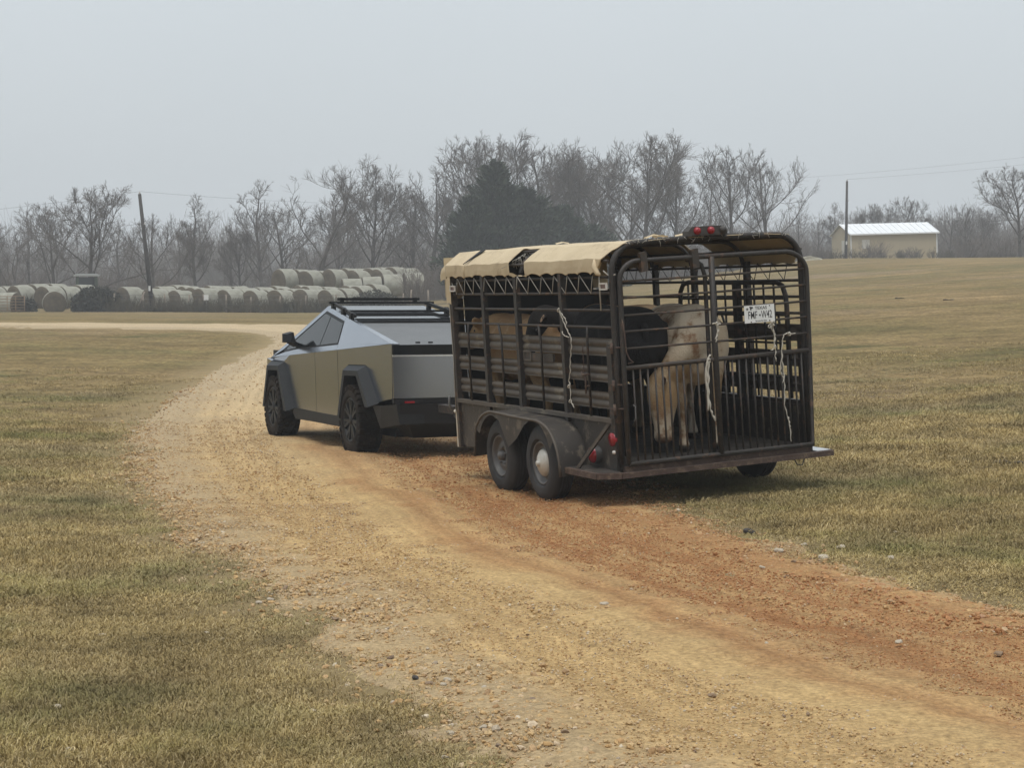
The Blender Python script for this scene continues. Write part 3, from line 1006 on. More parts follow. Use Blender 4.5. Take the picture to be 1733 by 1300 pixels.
# ------------------------------------------------------------------ fence, gate, sign
M_POST = mat('old_wood', (.16, .13, .10), (.24, .20, .16), 4.0, 0.9, bump=0.3)
M_WIRE = mat('fence_wire', (.16, .15, .14), None, rough=0.6, metal=0.6)
M_RUSTPIPE = mat('gate_pipe', (.26, .19, .12), (.20, .12, .07), 3.0, 0.7)
M_WHITE = mat('white_paint', (.72, .72, .70), (.62, .62, .60), 4.0, 0.6)
def fence(name, pts, label, hts=1.15):
    t = thing(name, label, 'fence', (pts[0][0], pts[0][1], gz(*pts[0])))
    base = np.array([pts[0][0], pts[0][1], gz(*pts[0])])
    gg = np.random.default_rng(3)
    tops = []
    for (x, y) in pts:
        b = np.array([x, y, gz(x, y)]) - base
        ln = gg.normal(0, 0.05, 2)
        hh = hts * gg.uniform(0.9, 1.1)
        MB().tube([b - (0, 0, .3), b + (ln[0] * .5, ln[1] * .5, hh * .5), b + (ln[0], ln[1], hh)], 0.055, 7).build('post', M_POST, t)
        tops.append(b)
    tops = np.array(tops)
    for q in (0.25, 0.5, 0.75, 1.0):
        P = []
        for a, b in zip(tops[:-1], tops[1:]):
            for s in (0, .25, .5, .75):
                P.append(a + (b - a) * s + np.array([0, 0, q * hts - 0.12 * s * (1 - s)]))
        P.append(tops[-1] + np.array([0, 0, q * hts]))
        MB().tube(P, 0.009, 4).build('wire', M_WIRE, t)
    return t
fence('wire_fence', [(-26.4, 126.9), (-24.4, 126.9), (-22.9, 126.8), (-21.5, 126.8), (-20.4, 126.8), (-18.9, 126.8), (-17.3, 126.7), (-15.4, 126.7), (-13.6, 126.6), (-11.6, 126.6), (-9.6, 126.5), (-7.2, 126.5)], 'old wire fence with wooden posts in front of the long bale rows')
fence('wire_fence', [(-6.6, 124), (-5.4, 124), (-4.0, 124), (-2.4, 124), (-0.6, 124)], 'wire fence just left of the trailer, on the open grass', 1.25)
t = MB().tube([(0, 0, -.2), (.35, 0, .5), (.7, .05, 1.35)], 0.05, 7).build('brace_post', M_POST)
t.location = (-24.9, 126.2, gz(-24.9, 126.2)); tag(t, 'slanting pale brace post leaning beside the utility pole', 'post')
t = thing('small_sign', 'small white square notice on a thin post in front of the bales', 'sign', (-20.1, 126.0, gz(-20.1, 126.0)))
MB().tube([(0, 0, -.2), (0, 0, 1.1)], 0.022, 6).build('post', M_WIRE, t)
MB().box((0, -.04, .98), (.30, .02, .36)).build('panel', M_WHITE, t)
def gate(x0, y0, w, label):
    t = thing('farm_gate', label, 'gate', (x0, y0, gz(x0, y0)))
    fr = MB()
    for q in (0, w):
        MB().tube([(q, 0, 0.1), (q, 0, 1.02)], 0.03, 6).build('upright', M_RUSTPIPE, t)
    for z in (0.14, 0.32, 0.50, 0.68, 0.86, 1.02):
        MB().tube([(0, 0, z), (w, 0, z)], 0.024, 6).build('rail', M_RUSTPIPE, t)
    for q in (w * .33, w * .66):
        MB().box((q, -.03, .58), (.05, .015, .9)).build('stay', M_RUSTPIPE, t)
    return t
gate(-35.2, 119.5, 3.0, 'tan tube farm gate reaching the left edge, nearer the bales\' short rows')
gate(-32.0, 119.5, 1.6, 'narrow tan tube gate panel beside the bush and the short rows')

# ------------------------------------------------------------------ utility poles and lines
M_POLE = mat('pole_wood', (.030, .027, .025), (.05, .044, .04), 2.0, 0.9)
M_PORC = mat('insulator', (.45, .44, .42), None, rough=0.4)
M_GREYMETAL = mat('grey_metal', (.33, .34, .35), (.25, .26, .27), 5.0, 0.5, metal=0.4)
M_CABLE = mat('cable', (.10, .10, .105), None, rough=0.6)
def pole(base, top, label):
    z = gz(*base)
    t = thing('utility_pole', label, 'utility pole', (base[0], base[1], z))
    d = np.array(top) - np.array([base[0], base[1], z])
    MB().tube([-d * .03, d * .5, d], [.16, .135, .11], 10).build('pole', M_POLE, t)
    MB().lathe([(0, .05), (.05, .075), (.12, .05), (.17, .02)], 10, 'z', d).build('insulator', M_PORC, t)
    MB().lathe([(0, .05), (.05, .07), (.10, .04), (.13, .015)], 10, 'z', d * .74 + np.array([.14, -.1, 0])).build('insulator', M_PORC, t)
    MB().box(d * .2 + np.array([0, -.17, 0]), (.13, .03, .34)).build('tag_plate', M_WHITE, t)
    return t
pole((-23.9, 127.4), (-24.7, 127.4, 8.75), 'dark leaning utility pole standing among the fenced hay bales')
pole((32.9, 189), (32.95, 189, 13.4), 'straight grey utility pole standing in front of the shed')
def line(a, b, sag, label, r=0.016):
    a, b = np.array(a, float), np.array(b, float)
    s = np.linspace(0, 1, 40)
    P = a + (b - a) * s[:, None]
    P[:, 2] -= sag * 4 * s * (1 - s)
    o = MB().tube(P, r * .42, 4).build('power_line', M_CABLE)
    return tag(o, label, 'cable')
line((-24.7, 127.4, 8.92), (22, 190, 13.4), 1.5, 'upper wire running right from the leaning pole over the wood')
line((-24.7, 127.4, 8.92), (-75, 160, 8.0), 0.9, 'upper wire running off to the left of the leaning pole')
line((-24.5, 127.3, 6.8), (-60, 150, 6.4), 0.7, 'faint lower wire left of the leaning pole')
line((32.95, 189, 13.57), (95, 215, 22.2), 0.8, 'lower wire rising right from the pole by the shed', 0.018)
line((20, 200, 13.8), (98, 226, 24.2), 1.2, 'higher wire crossing the sky above the shed', 0.018)

# ------------------------------------------------------------------ shed
M_SIDING = mat('tan_siding', (.47, .39, .25), (.44, .365, .235), 2.0, 0.7, stretch=(9, 9, .2))
M_ROOFTIN = mat('white_tin', (.80, .82, .84), (.74, .76, .78), 1.0, 0.45, metal=0.1)
M_TRIM = mat('white_trim', (.74, .74, .72), None, rough=0.6)
M_DOORW = mat('shed_door', (.58, .55, .48), None, rough=0.6)
t = thing('metal_shed', 'long tan metal shed with a white tin roof at the field edge', 'shed', (34.3, 194.2, gz(38, 196) - .15), Euler((0, R(-1.7), R(8))).to_matrix())
LS, WS, HS = 9.15, 6.2, 2.55
MB().slab([(0, 0, -.6), (LS, 0, -.6), (LS, 0, HS), (0, 0, HS)], [(0, .12, -.6), (LS, .12, -.6), (LS, .12, HS), (0, .12, HS)]).build('wall', M_SIDING, t)
MB().slab([(0, WS, -.6), (LS, WS, -.6), (LS, WS, HS), (0, WS, HS)], [(0, WS - .12, -.6), (LS, WS - .12, -.6), (LS, WS - .12, HS), (0, WS - .12, HS)]).build('wall', M_SIDING, t)
for x in (0.02, LS - .14):
    MB().slab([(x, .12, -.6), (x, WS - .12, -.6), (x, WS - .12, HS), (x, WS / 2, HS + .98), (x, .12, HS)], [(x + .12, .12, -.6), (x + .12, WS - .12, -.6), (x + .12, WS - .12, HS), (x + .12, WS / 2, HS + .98), (x + .12, .12, HS)]).build('gable_wall', M_SIDING, t)
for s in (0, 1):
    a = [(-.18, -.28, HS - .06), (LS + .18, -.28, HS - .06), (LS + .18, WS / 2, HS + 1.06), (-.18, WS / 2, HS + 1.06)]
    if s: a = [(x, WS - y, z) for x, y, z in a]
    rf = MB().slab(a, [(x, y, z + .06) for x, y, z in a]).build('roof_slope', M_ROOFTIN, t)
    for k in range(15):
        x = -.05 + k * (LS + .1) / 14
        p = [(x, a[0][1], a[0][2] + .085), (x, a[2][1], a[2][2] + .085)]
        MB().bar(p[0], p[1], .04, .05).build('roof_rib', M_ROOFTIN, rf)
MB().box((LS - .05, -.03, HS / 2 - .3), (.12, .05, HS + .4)).build('corner_trim', M_TRIM, t)
MB().box((.05, -.03, HS / 2 - .3), (.12, .05, HS + .4)).build('corner_trim', M_TRIM, t)
MB().box((LS / 2, -.31, HS - .08), (LS + .3, .05, .13)).build('eave_trim', M_TRIM, t)
MB().box((-.03, 2.2, .9), (.06, 1.0, 2.1)).build('door', M_DOORW, t)
MB().box((1.6, -.03, 1.5), (.8, .05, .9)).build('window', M_DOORW, t)

# pale rubble and a trough left of the shed
o = MB().add(*(lambda: (np.array([(x, y, z) for x, y, z in [(-1.3, -.4, -.1), (1.4, -.4, -.1), (1.4, .5, -.1), (-1.3, .5, -.1), (-1.1, -.2, .25), (-.2, -.3, .42), (.7, -.2, .30), (1.2, .3, .2), (.1, .4, .45), (-1.0, .4, .22)]], float), [(0, 1, 6, 5), (0, 5, 4), (1, 2, 7), (1, 7, 6), (2, 3, 9, 8), (2, 8, 7), (3, 0, 4, 9), (4, 5, 8, 9), (5, 6, 7, 8)]))()).build('rubble_heap', mat('pale_rubble', (.42, .39, .30), (.30, .28, .21), 3, .9, bump=.5))
o.location = (29.2, 188, gz(29.2, 188)); tag(o, 'low pale heap at the field edge left of the shed', 'heap')

# ------------------------------------------------------------------ tractor behind the bales
M_TRAC = mat('tractor_paint', (.05, .075, .05), (.07, .09, .06), 3, .6)
M_TRACROOF = mat('tractor_roof', (.33, .34, .33), None, rough=.6)
M_GLASSD = mat('dull_glass', (.05, .06, .065), None, rough=.12)
M_TYRE = mat('tyre_rubber', (.022, .022, .023), (.035, .034, .033), 6, .85, bump=.2, bscale=40)
t = thing('tractor', 'old tractor with a grey cab roof parked behind the short bale rows', 'tractor', (-31.6, 142.5, gz(-31.6, 142.5) - .3), R(18))
MB().box((0, .2, 2.93), (1.75, 1.6, .13)).box((0, .2, 3.02), (1.5, 1.3, .07)).build('cab_roof', M_TRACROOF, t)
for x in (-.72, .72):
    for y in (-.5, .3, .9):
        MB().bar((x, y, 1.5), (x * .94, y, 2.88), .08).build('cab_pillar', M_TRAC, t)
MB().box((0, .2, 1.55), (1.5, 1.4, .35)).box((0, 1.9, 1.45), (.75, 1.9, .7)).box((0, .9, .95), (.6, 3.4, .45)).build('body', M_TRAC, t)
MB().box((0, .92, 2.2), (1.3, .02, 1.2)).build('windscreen', M_GLASSD, t)
for x, y, r, w in ((-.85, -.3, .8, .42), (.85, -.3, .8, .42), (-.7, 2.3, .5, .28), (.7, 2.3, .5, .28)):
    MB().lathe([(-w / 2, r * .55), (-w / 2, r * .9), (-w / 2 + .05, r), (w / 2 - .05, r), (w / 2, r * .9), (w / 2, r * .55), (0, r * .5), (-w / 2, r * .55)], 28, 'x', (x, y, r)).build('wheel', M_TYRE, t)
# ------------------------------------------------------------------ the pickup truck
M_STEEL = mat('brushed_steel', (.42, .445, .49), (.385, .41, .455), 0.7, 0.20, metal=1.0, rough2=0.24)
M_PLASTIC = mat('grey_plastic', (.010, .0115, .0135), (.015, .017, .0195), 8, 0.55, bump=0.1, bscale=200, spec=.28)
M_BLACK = mat('black_plastic', (.008, .008, .009), None, rough=0.55, spec=.3)
M_DARKGLASS = mat('tinted_glass', (.010, .012, .014), None, rough=0.06, spec=0.22)
M_ROOFGLASS = mat('roof_glass', (.02, .022, .025), None, rough=0.06, spec=1.0)
M_TONNEAU = mat('bed_cover', (.11, .114, .118), (.13, .134, .138), 3, 0.33)
M_TYRE_T = mat('truck_tyre', (.012, .0115, .011), (.034, .026, .020), 5, .9, bump=.3, bscale=50, spec=.15)
M_RIM = mat('dark_rim', (.016, .017, .018), (.022, .023, .024), 6, .45, metal=.5)
M_LEDSTRIP = mat('light_strip', (.80, .81, .82), None, rough=.25, metal=.9)
M_RED = mat('red_lens', (.24, .010, .016), None, rough=.25)
M_HITCH = mat('hitch_steel', (.05, .05, .05), (.08, .07, .06), 10, .6, metal=.4)

TK = thing('pickup_truck', 'angular stainless steel pickup truck with black roof rack towing the cattle trailer', 'pickup truck', [-1.084, 24.242, -0.196], [[0.925, -0.38, -0.002], [0.38, 0.925, 0.005], [0.0, -0.005, 1.0]])
_A, _F, _R = np.array([(-.68, 2.0, 1.87), (-.955, 3.95, 1.135), (-.94, -1.41, 1.414)])
_cf = np.linalg.solve(np.array([[1, p[1], p[2]] for p in (_A, _F, _R)]), np.array([_A[0], _F[0], _R[0]]))
def ux(y, z): return _cf[0] + _cf[1] * y + _cf[2] * z                 # upper side facet
def zs(y): return 1.138 + (3.901 - y) / 5.311 * 0.276                    # shoulder crease height
def sx(y): return float(np.interp(y, [-1.41, .7, 2.0, 3.9, 4.40], [-.94, -.965, -.965, -.96, -.90]))
def lx(y, z): return sx(y) + 0.022 * (zs(y) - z) / 0.75
def zc(y): return 1.87 - .1337 * (2.0 - y) if y <= 2 else 1.87 - .377 * (y - 2.0)
def cx(y): return ux(y, zc(y))
def sides(name, polys, m, fx, off=0.0, th=0.03, parent=None):
    """one part per side from a polygon in (y, z) laid on the side surface fx"""
    outs = []
    for s in (1, -1):
        a = [(s * (fx(y, z) - off), y, z) for y, z in polys]
        b = [(s * (fx(y, z) - off + th), y, z) for y, z in polys]
        outs.append(MB().slab(a, b).build(name, m, parent or TK))
    return outs
g_ = .012
arch_r = [(.50, .455), (.25, 1.13), (-.44, 1.14), (-.83, .70)]
# lower skin
sides('bed_side', [(-1.405, zs(-1.405)), (.69 - g_, zs(.69)), (.69 - g_, .455)] + arch_r + [(-1.37, .765)], M_STEEL, lx)
rd = sides('rear_door', [(.69, zs(.69)), (1.705 - g_, zs(1.705)), (1.705 - g_, .46), (.69, .455)], M_STEEL, lx)
fd = sides('front_door', [(1.705, zs(1.705)), (2.93 - g_, zs(2.93)), (2.93 - g_, .80), (2.74, .47), (1.705, .46)], M_STEEL, lx)
sides('front_fender', [(2.93, zs(2.93)), (4.32, zs(4.32)), (4.34, .62), (4.08, .62), (3.90, 1.09), (3.22, 1.10), (2.93, .80)], M_STEEL, lx)
# upper facet: one folded sheet with the glass let into it
sides('sail_panel', [(-1.405, zs(-1.405) + .004), (.80, zs(.80) + .004), (.80, zs(.8) + .07), (.93, zc(.93) - .055), (.93, zc(.93) - .002), (-1.405, zc(-1.405) - .001)], M_STEEL, ux)
sides('window_sill_strip', [(.806, zs(.806) + .004), (3.92, zs(3.92) + .002), (3.3, zs(3.3) + .055), (2.70, zs(2.7) + .075), (.806, zs(.806) + .07)], M_STEEL, ux)
sides('roof_rail_strip', [(.936, zc(.936) - .055), (1.96, zc(1.96) - .062), (3.42, zc(3.42) - .075), (3.93, zc(3.93) - .004), (2.0, zc(2.0) - .002), (.936, zc(.936) - .002)], M_STEEL, ux)
sides('window_frame', [(.806, zs(.8) + .07), (2.70, zs(2.7) + .075), (3.3, zs(3.3) + .055), (3.42, zc(3.42) - .075), (1.96, zc(1.96) - .062), (.93, zc(.93) - .055)], M_BLACK, ux, -.006)
w1 = sides('side_window', [(1.655, zs(1.655) + .095), (2.66, zs(2.66) + .10), (3.20, zs(3.2) + .085), (3.25, zc(3.25) - .12), (1.97, zc(1.97) - .10), (1.665, zc(1.665) - .095)], M_DARKGLASS, ux, .002)
w2 = sides('side_window', [(.855, zs(.855) + .095), (1.625, zs(1.625) + .095), (1.635, zc(1.635) - .095), (.965, zc(.965) - .09)], M_DARKGLASS, ux, .002)
# dark solid added inside the skin to keep light from passing through
h = MB()
h.box((0, 1.45, .78), (1.36, 5.6, .62)).box((0, 1.78, .80), (1.70, 1.98, .66)).box((0, -1.08, .95), (1.72, .56, .40)).box((0, 1.4, 1.18), (1.78, 5.3, .12))
h.slab([(-.86, -1.38, 1.22), (.86, -1.38, 1.22), (.86, 3.9, 1.10), (-.86, 3.9, 1.10)], [(-.84, -1.38, 1.36), (.84, -1.38, 1.36), (.60, 2.0, 1.80), (-.60, 2.0, 1.80)])
h.build('light_block', M_BLACK, TK)
# top: windscreen and bonnet, glass roof, bed cover
def quad(name, y0, y1, in0, in1, m, dz=0.0, th=.02):
    a = [(cx(y0) + in0, y0, zc(y0) + dz), (-cx(y0) - in0, y0, zc(y0) + dz), (-cx(y1) - in1, y1, zc(y1) + dz), (cx(y1) + in1, y1, zc(y1) + dz)]
    return MB().slab(a, [(x, y, z - th) for x, y, z in a]).build(name, m, TK)
quad('bonnet', 3.90, 3.35, .01, .01, M_STEEL)
quad('windscreen', 3.35, 2.005, .012, .012, M_DARKGLASS, -.002)
quad('roof_glass', 2.0, .52, .05, .06, M_ROOFGLASS, .001)
for s in (1, -1):
    a = [(s * cx(2.0), 2.0, zc(2.0)), (s * (cx(2.0) + .05), 2.0, zc(2.0)), (s * (cx(.52) + .06), .52, zc(.52)), (s * (cx(-1.405) + .10), -1.405, zc(-1.405)), (s * cx(-1.405), -1.405, zc(-1.405))]
    MB().slab(a, [(x, y, z - .03) for x, y, z in a]).build('bed_rail', M_STEEL, TK)
nsl = 26
G = []
for k in range(nsl * 4 + 1):
    y = .50 - (1.88) * k / (nsl * 4)
    zz = zc(y) - .022 + (.004 if k % 4 in (1, 2) else -.003)
    G.append([(cx(y) + .085, y, zz), (-cx(y) - .085, y, zz)])
bc = MB().grid(np.array(G), smooth=False).build('bed_cover', M_TONNEAU, TK)
bc['kind'] = 'stuff'
MB().box((0, .50, zc(.5) - .005), (1.5, .05, .02)).build('cover_lip', M_BLACK, TK)
for x in (-.58, -.42):
    MB().box((x, -1.32, zc(-1.32) + .002), (.05, .03, .02)).build('cover_latch', M_BLACK, TK)
# tail
tgx = .915
MB().slab([(-tgx, -1.415, .77), (tgx, -1.415, .77), (tgx + .015, -1.413, 1.262), (-tgx - .015, -1.413, 1.262)], [(-tgx, -1.38, .77), (tgx, -1.38, .77), (tgx + .015, -1.39, 1.262), (-tgx - .015, -1.39, 1.262)]).build('tailgate', M_STEEL, TK)
MB().box((0, -1.43, 1.274), (2 * tgx + .04, .03, .020)).build('light_strip', M_LEDSTRIP, TK)
MB().box((0, -1.405, 1.345), (2 * tgx + .02, .03, .118)).build('tail_light_panel', M_DARKGLASS, TK)
# bumper and skirts
b = MB()
b.slab([(-.955, -.72, .66), (-.955, -1.05, .665), (-.90, -1.46, .70), (-.86, -1.46, .46), (-.92, -.92, .385)], [(-.55, -.72, .66), (-.55, -1.05, .665), (-.55, -1.46, .70), (-.55, -1.46, .46), (-.55, -.92, .385)])
b.build('bumper_corner', M_PLASTIC, TK)
b = MB()
b.slab([(.955, -.72, .66), (.955, -1.05, .665), (.90, -1.46, .70), (.86, -1.46, .46), (.92, -.92, .385)], [(.55, -.72, .66), (.55, -1.05, .665), (.55, -1.46, .70), (.55, -1.46, .46), (.55, -.92, .385)])
b.build('bumper_corner', M_PLASTIC, TK)
MB().slab([(-.86, -1.47, .705), (.86, -1.47, .705), (.86, -1.45, .46), (-.86, -1.45, .46)], [(-.86, -1.30, .705), (.86, -1.30, .705), (.86, -1.25, .46), (-.86, -1.25, .46)]).build('rear_bumper', M_BLACK, TK)
MB().box((0, -1.40, .735), (1.84, .06, .05)).build('bumper_step', M_BLACK, TK)
for x in (-.74, .74):
    MB().box((x, -1.475, .725), (.12, .02, .022)).build('marker_lamp', M_RED, TK)
MB().slab([(-.72, -1.40, .455), (.72, -1.40, .455), (.55, -1.05, .27), (-.55, -1.05, .27)], [(-.72, -.5, .455), (.72, -.5, .455), (.55, -.5, .27), (-.55, -.5, .27)]).build('rear_diffuser', M_PLASTIC, TK)
MB().box((0, 1.6, .36), (1.3, 4.6, .20)).build('underbody', M_BLACK, TK)
MB().tube([(-.8, 0, .443), (.8, 0, .443)], .07, 10).build('rear_axle', M_BLACK, TK)
sides('side_sill', [(.60, .455), (2.80, .463), (2.86, .40), (2.74, .315), (.62, .325)], M_PLASTIC, lambda y, z: -.945 + .10 * max(0, .40 - z), 0, .25)
MB().box((0, 4.30, .72), (1.5, .16, .55)).box((0, 4.22, .40), (1.4, .3, .2)).build('front_bumper', M_BLACK, TK)
MB().box((0, 4.39, 1.05), (1.5, .03, .025)).build('front_light_bar', M_LEDSTRIP, TK)
quad('nose_panel', 3.95, 3.90, .0, .0, M_STEEL)
MB().slab([(-.80, 4.36, 1.10), (.80, 4.36, 1.10), (.92, 3.93, 1.145), (-.92, 3.93, 1.145)], [(-.80, 4.36, .98), (.80, 4.36, .98), (.92, 3.93, .98), (-.92, 3.93, .98)]).build('nose', M_STEEL, TK)
# hitch
MB().box((0, -1.55, .47), (.07, .40, .07)).build('hitch_bar', M_HITCH, TK)
MB().lathe([(.0, .03), (.05, .028), (.07, .03), (.11, .045), (.135, .03), (.145, .0)], 14, 'z', (0, -1.68, .50)).build('hitch_ball', M_HITCH, TK)
# wheel arch flares
def flare(y0, dz, drop):
    Oi = [(.56, .46), (.30, 1.135), (-.46, 1.145), (-.88, drop)]
    Oo = [(.45, .46), (.20, 1.06), (-.40, 1.07), (-.80, drop - .05)]
    Io = [(.37, .46), (.14, .995), (-.34, 1.005), (-.68, drop - .05)]
    for s in (1, -1):
        rows = [[(s * -.925, y + y0, z + dz) for y, z in Oi], [(s * -1.045, y + y0, z + dz) for y, z in Oo], [(s * -1.045, y + y0, z + dz) for y, z in Io], [(s * -.66, y + y0, z + dz) for y, z in Io]]
        mb = MB().grid(np.array(rows), smooth=False)
        mb.add([rows[0][0], rows[1][0], rows[2][0], rows[3][0]], [(0, 1, 2, 3)])
        mb.add([rows[0][3], rows[1][3], rows[2][3], rows[3][3]], [(0, 1, 2, 3)])
        mb.build('wheel_arch', M_PLASTIC, TK)
flare(0, 0, .69)
flare(3.645, -.035, .50)
# mirrors
for s in (1, -1):
    mr = MB().slab([(s * -.97, 2.78, 1.36), (s * -1.12, 2.74, 1.37), (s * -1.12, 2.74, 1.49), (s * -1.00, 2.78, 1.52)], [(s * -.96, 2.62, 1.37), (s * -1.11, 2.60, 1.38), (s * -1.11, 2.60, 1.48), (s * -.99, 2.62, 1.51)])
    mr.bar((s * -.90, 2.82, 1.33), (s * -1.04, 2.72, 1.40), .10, .05)
    mo = mr.build('wing_mirror', M_BLACK, TK)
    MB().box((s * -1.09, 2.597, 1.435), (.12, .006, .10)).build('mirror_glass', M_ROOFGLASS, mo)
# roof rack
def rz(y): return zc(y)
for s in (1, -1):
    MB().bar((s * -.66, 1.86, rz(1.86) + .06), (s * -.74, .62, rz(.62) + .05), .035, .04).build('rack_rail', M_BLACK, TK)
    for y in (1.78, 1.2, .75):
        MB().bar((s * cx(y) * .97, y, rz(y) - .01), (s * cx(y) * .97, y - .03, rz(y) + .08), .05, .07).build('rack_foot', M_BLACK, TK)
for y, dz in ((1.76, .075), (1.04, .06), (.68, .055)):
    MB().bar((-.74, y, rz(y) + dz), (.74, y, rz(y) + dz), .045, .028).build('rack_bar', M_BLACK, TK)
lb = MB().box((0, 1.90, rz(1.9) + .105), (1.16, .05, .035)).build('roof_light_bar', M_BLACK, TK)
for x in (-.52, .52):
    MB().box((x, 1.90, rz(1.9) + .09), (.05, .05, .07)).build('lamp_bracket', M_BLACK, lb)
# wheels
def truck_wheel(x, y, s):
    r, w = .436, .29
    t = MB()
    prof = [(-w / 2 + .02, .275), (-w / 2 - .008, .30), (-w / 2 - .012, .35), (-w / 2 + .005, .395), (-w / 2 + .03, r - .016), (w / 2 - .03, r - .016), (w / 2 - .005, .395), (w / 2 + .012, .35), (w / 2 + .008, .30), (w / 2 - .02, .275)]
    t.lathe(prof, 48, 'x')
    n = 30
    for k in range(n):
        for q, (xo, ww) in enumerate(((-.115, .068), (-.04, .062), (.04, .062), (.115, .068))):
            a = 2 * math.pi * (k + (.5 if q in (1, 3) else 0) + (.15 if q in (0, 3) else 0)) / n
            rt = np.array([[1, 0, 0], [0, math.cos(a), math.sin(a)], [0, -math.sin(a), math.cos(a)]])
            sk = np.array([[math.cos(.25), -math.sin(.25), 0], [math.sin(.25), math.cos(.25), 0], [0, 0, 1]]) if q in (1, 2) else np.eye(3)
            t.box(np.array([xo, (r - .006) * math.sin(a), (r - .006) * math.cos(a)]), (ww, .062, .026), rt @ sk)
        # shoulder lugs down the sidewall
        a = 2 * math.pi * k / n
        rt = np.array([[1, 0, 0], [0, math.cos(a), math.sin(a)], [0, -math.sin(a), math.cos(a)]])
        for xx in (-w / 2, w / 2):
            t.box(np.array([xx, .405 * math.sin(a), .405 * math.cos(a)]), (.02, .035, .05), rt)
    to = t.build('tyre', M_TYRE_T, None, 40)
    to.name = 'wheel'; to.parent = TK; to.location = (x, y, .443)
    rim = MB().lathe([(s * .02, .05), (s * .05, .23), (s * .10, .265), (s * .135, .278), (s * .142, .268), (s * .13, .255), (s * .06, .235)], 40, 'x')
    rim.lathe([(s * .06, .24), (s * -.1, .24)], 40, 'x')
    ro = rim.build('rim', M_RIM, to)
    sp = MB()
    for k in range(7):
        a = 2 * math.pi * k / 7
        for da in (-.16, .16):
            p0 = np.array([s * .115, .055 * math.sin(a), .055 * math.cos(a)]); p1 = np.array([s * .125, .262 * math.sin(a + da), .262 * math.cos(a + da)])
            sp.bar(p0, p1, .034, .03, up=(1, 0, 0))
    sp.build('spoke', M_RIM, to)
    MB().lathe([(s * .09, .075), (s * .135, .062), (s * .14, .0)], 20, 'x').build('hub_cap', M_BLACK, to)
for y in (0, 3.645):
    truck_wheel(-.872, y, -1); truck_wheel(.872, y, 1)
# ------------------------------------------------------------------ the cattle trailer
M_TRL = mat('brown_paint', (.027, .0215, .0175), (.042, .033, .026), 5, .62, bump=.15, bscale=40, c3=(.10, .055, .030), s3=9, t3=.585)
M_TRLDARK = mat('dark_frame_paint', (.016, .0138, .0122), (.027, .0225, .019), 6, .6, bump=.12, bscale=50, c3=(.085, .048, .03), s3=11, t3=.59)
M_SLAT = mat('dusty_slat', (.095, .080, .064), (.058, .048, .039), 4, .7, bump=.12, bscale=40, c3=(.17, .145, .11), s3=6, t3=.60, stretch=(1, .5, 1))
M_LOWER = mat('lower_panel', (.042, .035, .029), (.029, .024, .020), 2.2, .6, bump=.15, bscale=20, c3=(.115, .095, .072), s3=7, t3=.575)
M_RUST = mat('rusty_steel', (.050, .028, .022), (.080, .054, .040), 8, .8, bump=.35, bscale=50, c3=(.13, .09, .062), s3=16, t3=.58)
M_CREAM = mat('cream_paint', (.55, .50, .41), (.44, .40, .32), 4, .6, c3=(.30, .25, .19), s3=9, t3=.62)
M_TARP = mat('tan_tarp', (.53, .435, .29), (.47, .38, .25), 2.2, .85, bump=.7, bscale=5, c3=(.38, .30, .20), s3=3.5, t3=.585)
M_CORD = mat('cord', (.34, .32, .28), None, rough=.9)
M_TWINE = mat('white_twine', (.50, .47, .41), (.38, .355, .30), 20, .9)
M_TYRE_D = mat('dusty_tyre', (.055, .053, .052), (.036, .035, .035), 4, .88, bump=.15, bscale=40, spec=.2)
M_TYRE_B = mat('dark_tyre', (.022, .022, .023), (.034, .033, .033), 4, .8, bump=.15, bscale=40)
M_RIMGREY = mat('grey_wheel_steel', (.085, .083, .083), (.12, .115, .11), 5, .55, metal=.2)
M_HUBCAP = mat('dull_hub_cap', (.56, .54, .49), (.44, .41, .35), 7, .5, metal=.35, rough2=.6)
M_DECK = mat('dirty_deck', (.06, .05, .04), (.03, .025, .02), 5, .9, bump=.4)
M_FRONT = mat('front_wall', (.009, .009, .011), None, rough=.7)  # near-black: the shade inside the trailer is put into the colour
M_WETSHEEN = mat('wet_plate_sheen', (.62, .63, .64), (.55, .56, .57), 4, .25, metal=.3)  # pale colour stands in for sky reflected off the wet steel
M_LAMPDARK = mat('lamp_box', (.030, .028, .027), (.06, .052, .045), 7, .6)
M_PLATE = mat('plate_white', (.78, .79, .78), (.70, .71, .70), 5, .4)
M_INK = mat('plate_black', (.02, .02, .025), None, rough=.5)
M_MARKER = mat('marker_frame', (.55, .52, .48), None, rough=.5)
M_MARKRED = mat('dull_marker', (.20, .11, .09), (.13, .09, .08), 30, .5)

TL = thing('cattle_trailer', 'brown open-sided cattle trailer with a torn tan tarp roof, loaded with cattle', 'trailer', [0.9301, 15.8656, -0.0259], [[0.92174, -0.38344, -0.05803], [0.38269, 0.92356, -0.02402], [0.06281, -6e-05, 0.99803]])
W_, LN = 1.84, 3.70
def mx(P, s):                                            # s = 0 keeps the road side, 1 mirrors to the field side
    P = np.array(P, float)
    if s: P[..., 0] = W_ - P[..., 0]
    return P
def arc(c, r, a0, a1, n=8):
    a = np.radians(np.linspace(a0, a1, n))
    return [(c[0] + r[0] * math.cos(q), c[1] + r[1] * math.sin(q)) for q in a]
ARCH = [(.018, .40), (.018, 1.2), (.018, 1.95)] + arc((.25, 2.00), (.232, .235), 175, 95, 9) + [(.5, 2.243), (.92, 2.25), (1.34, 2.243)] + arc((1.59, 2.00), (.232, .235), 85, 5, 9) + [(1.822, 1.95), (1.822, 1.2), (1.822, .40)]
MB().tube([(x, 0.02, z) for x, z in ARCH], .027, 10).build('rear_arch', M_TRLDARK, TL)
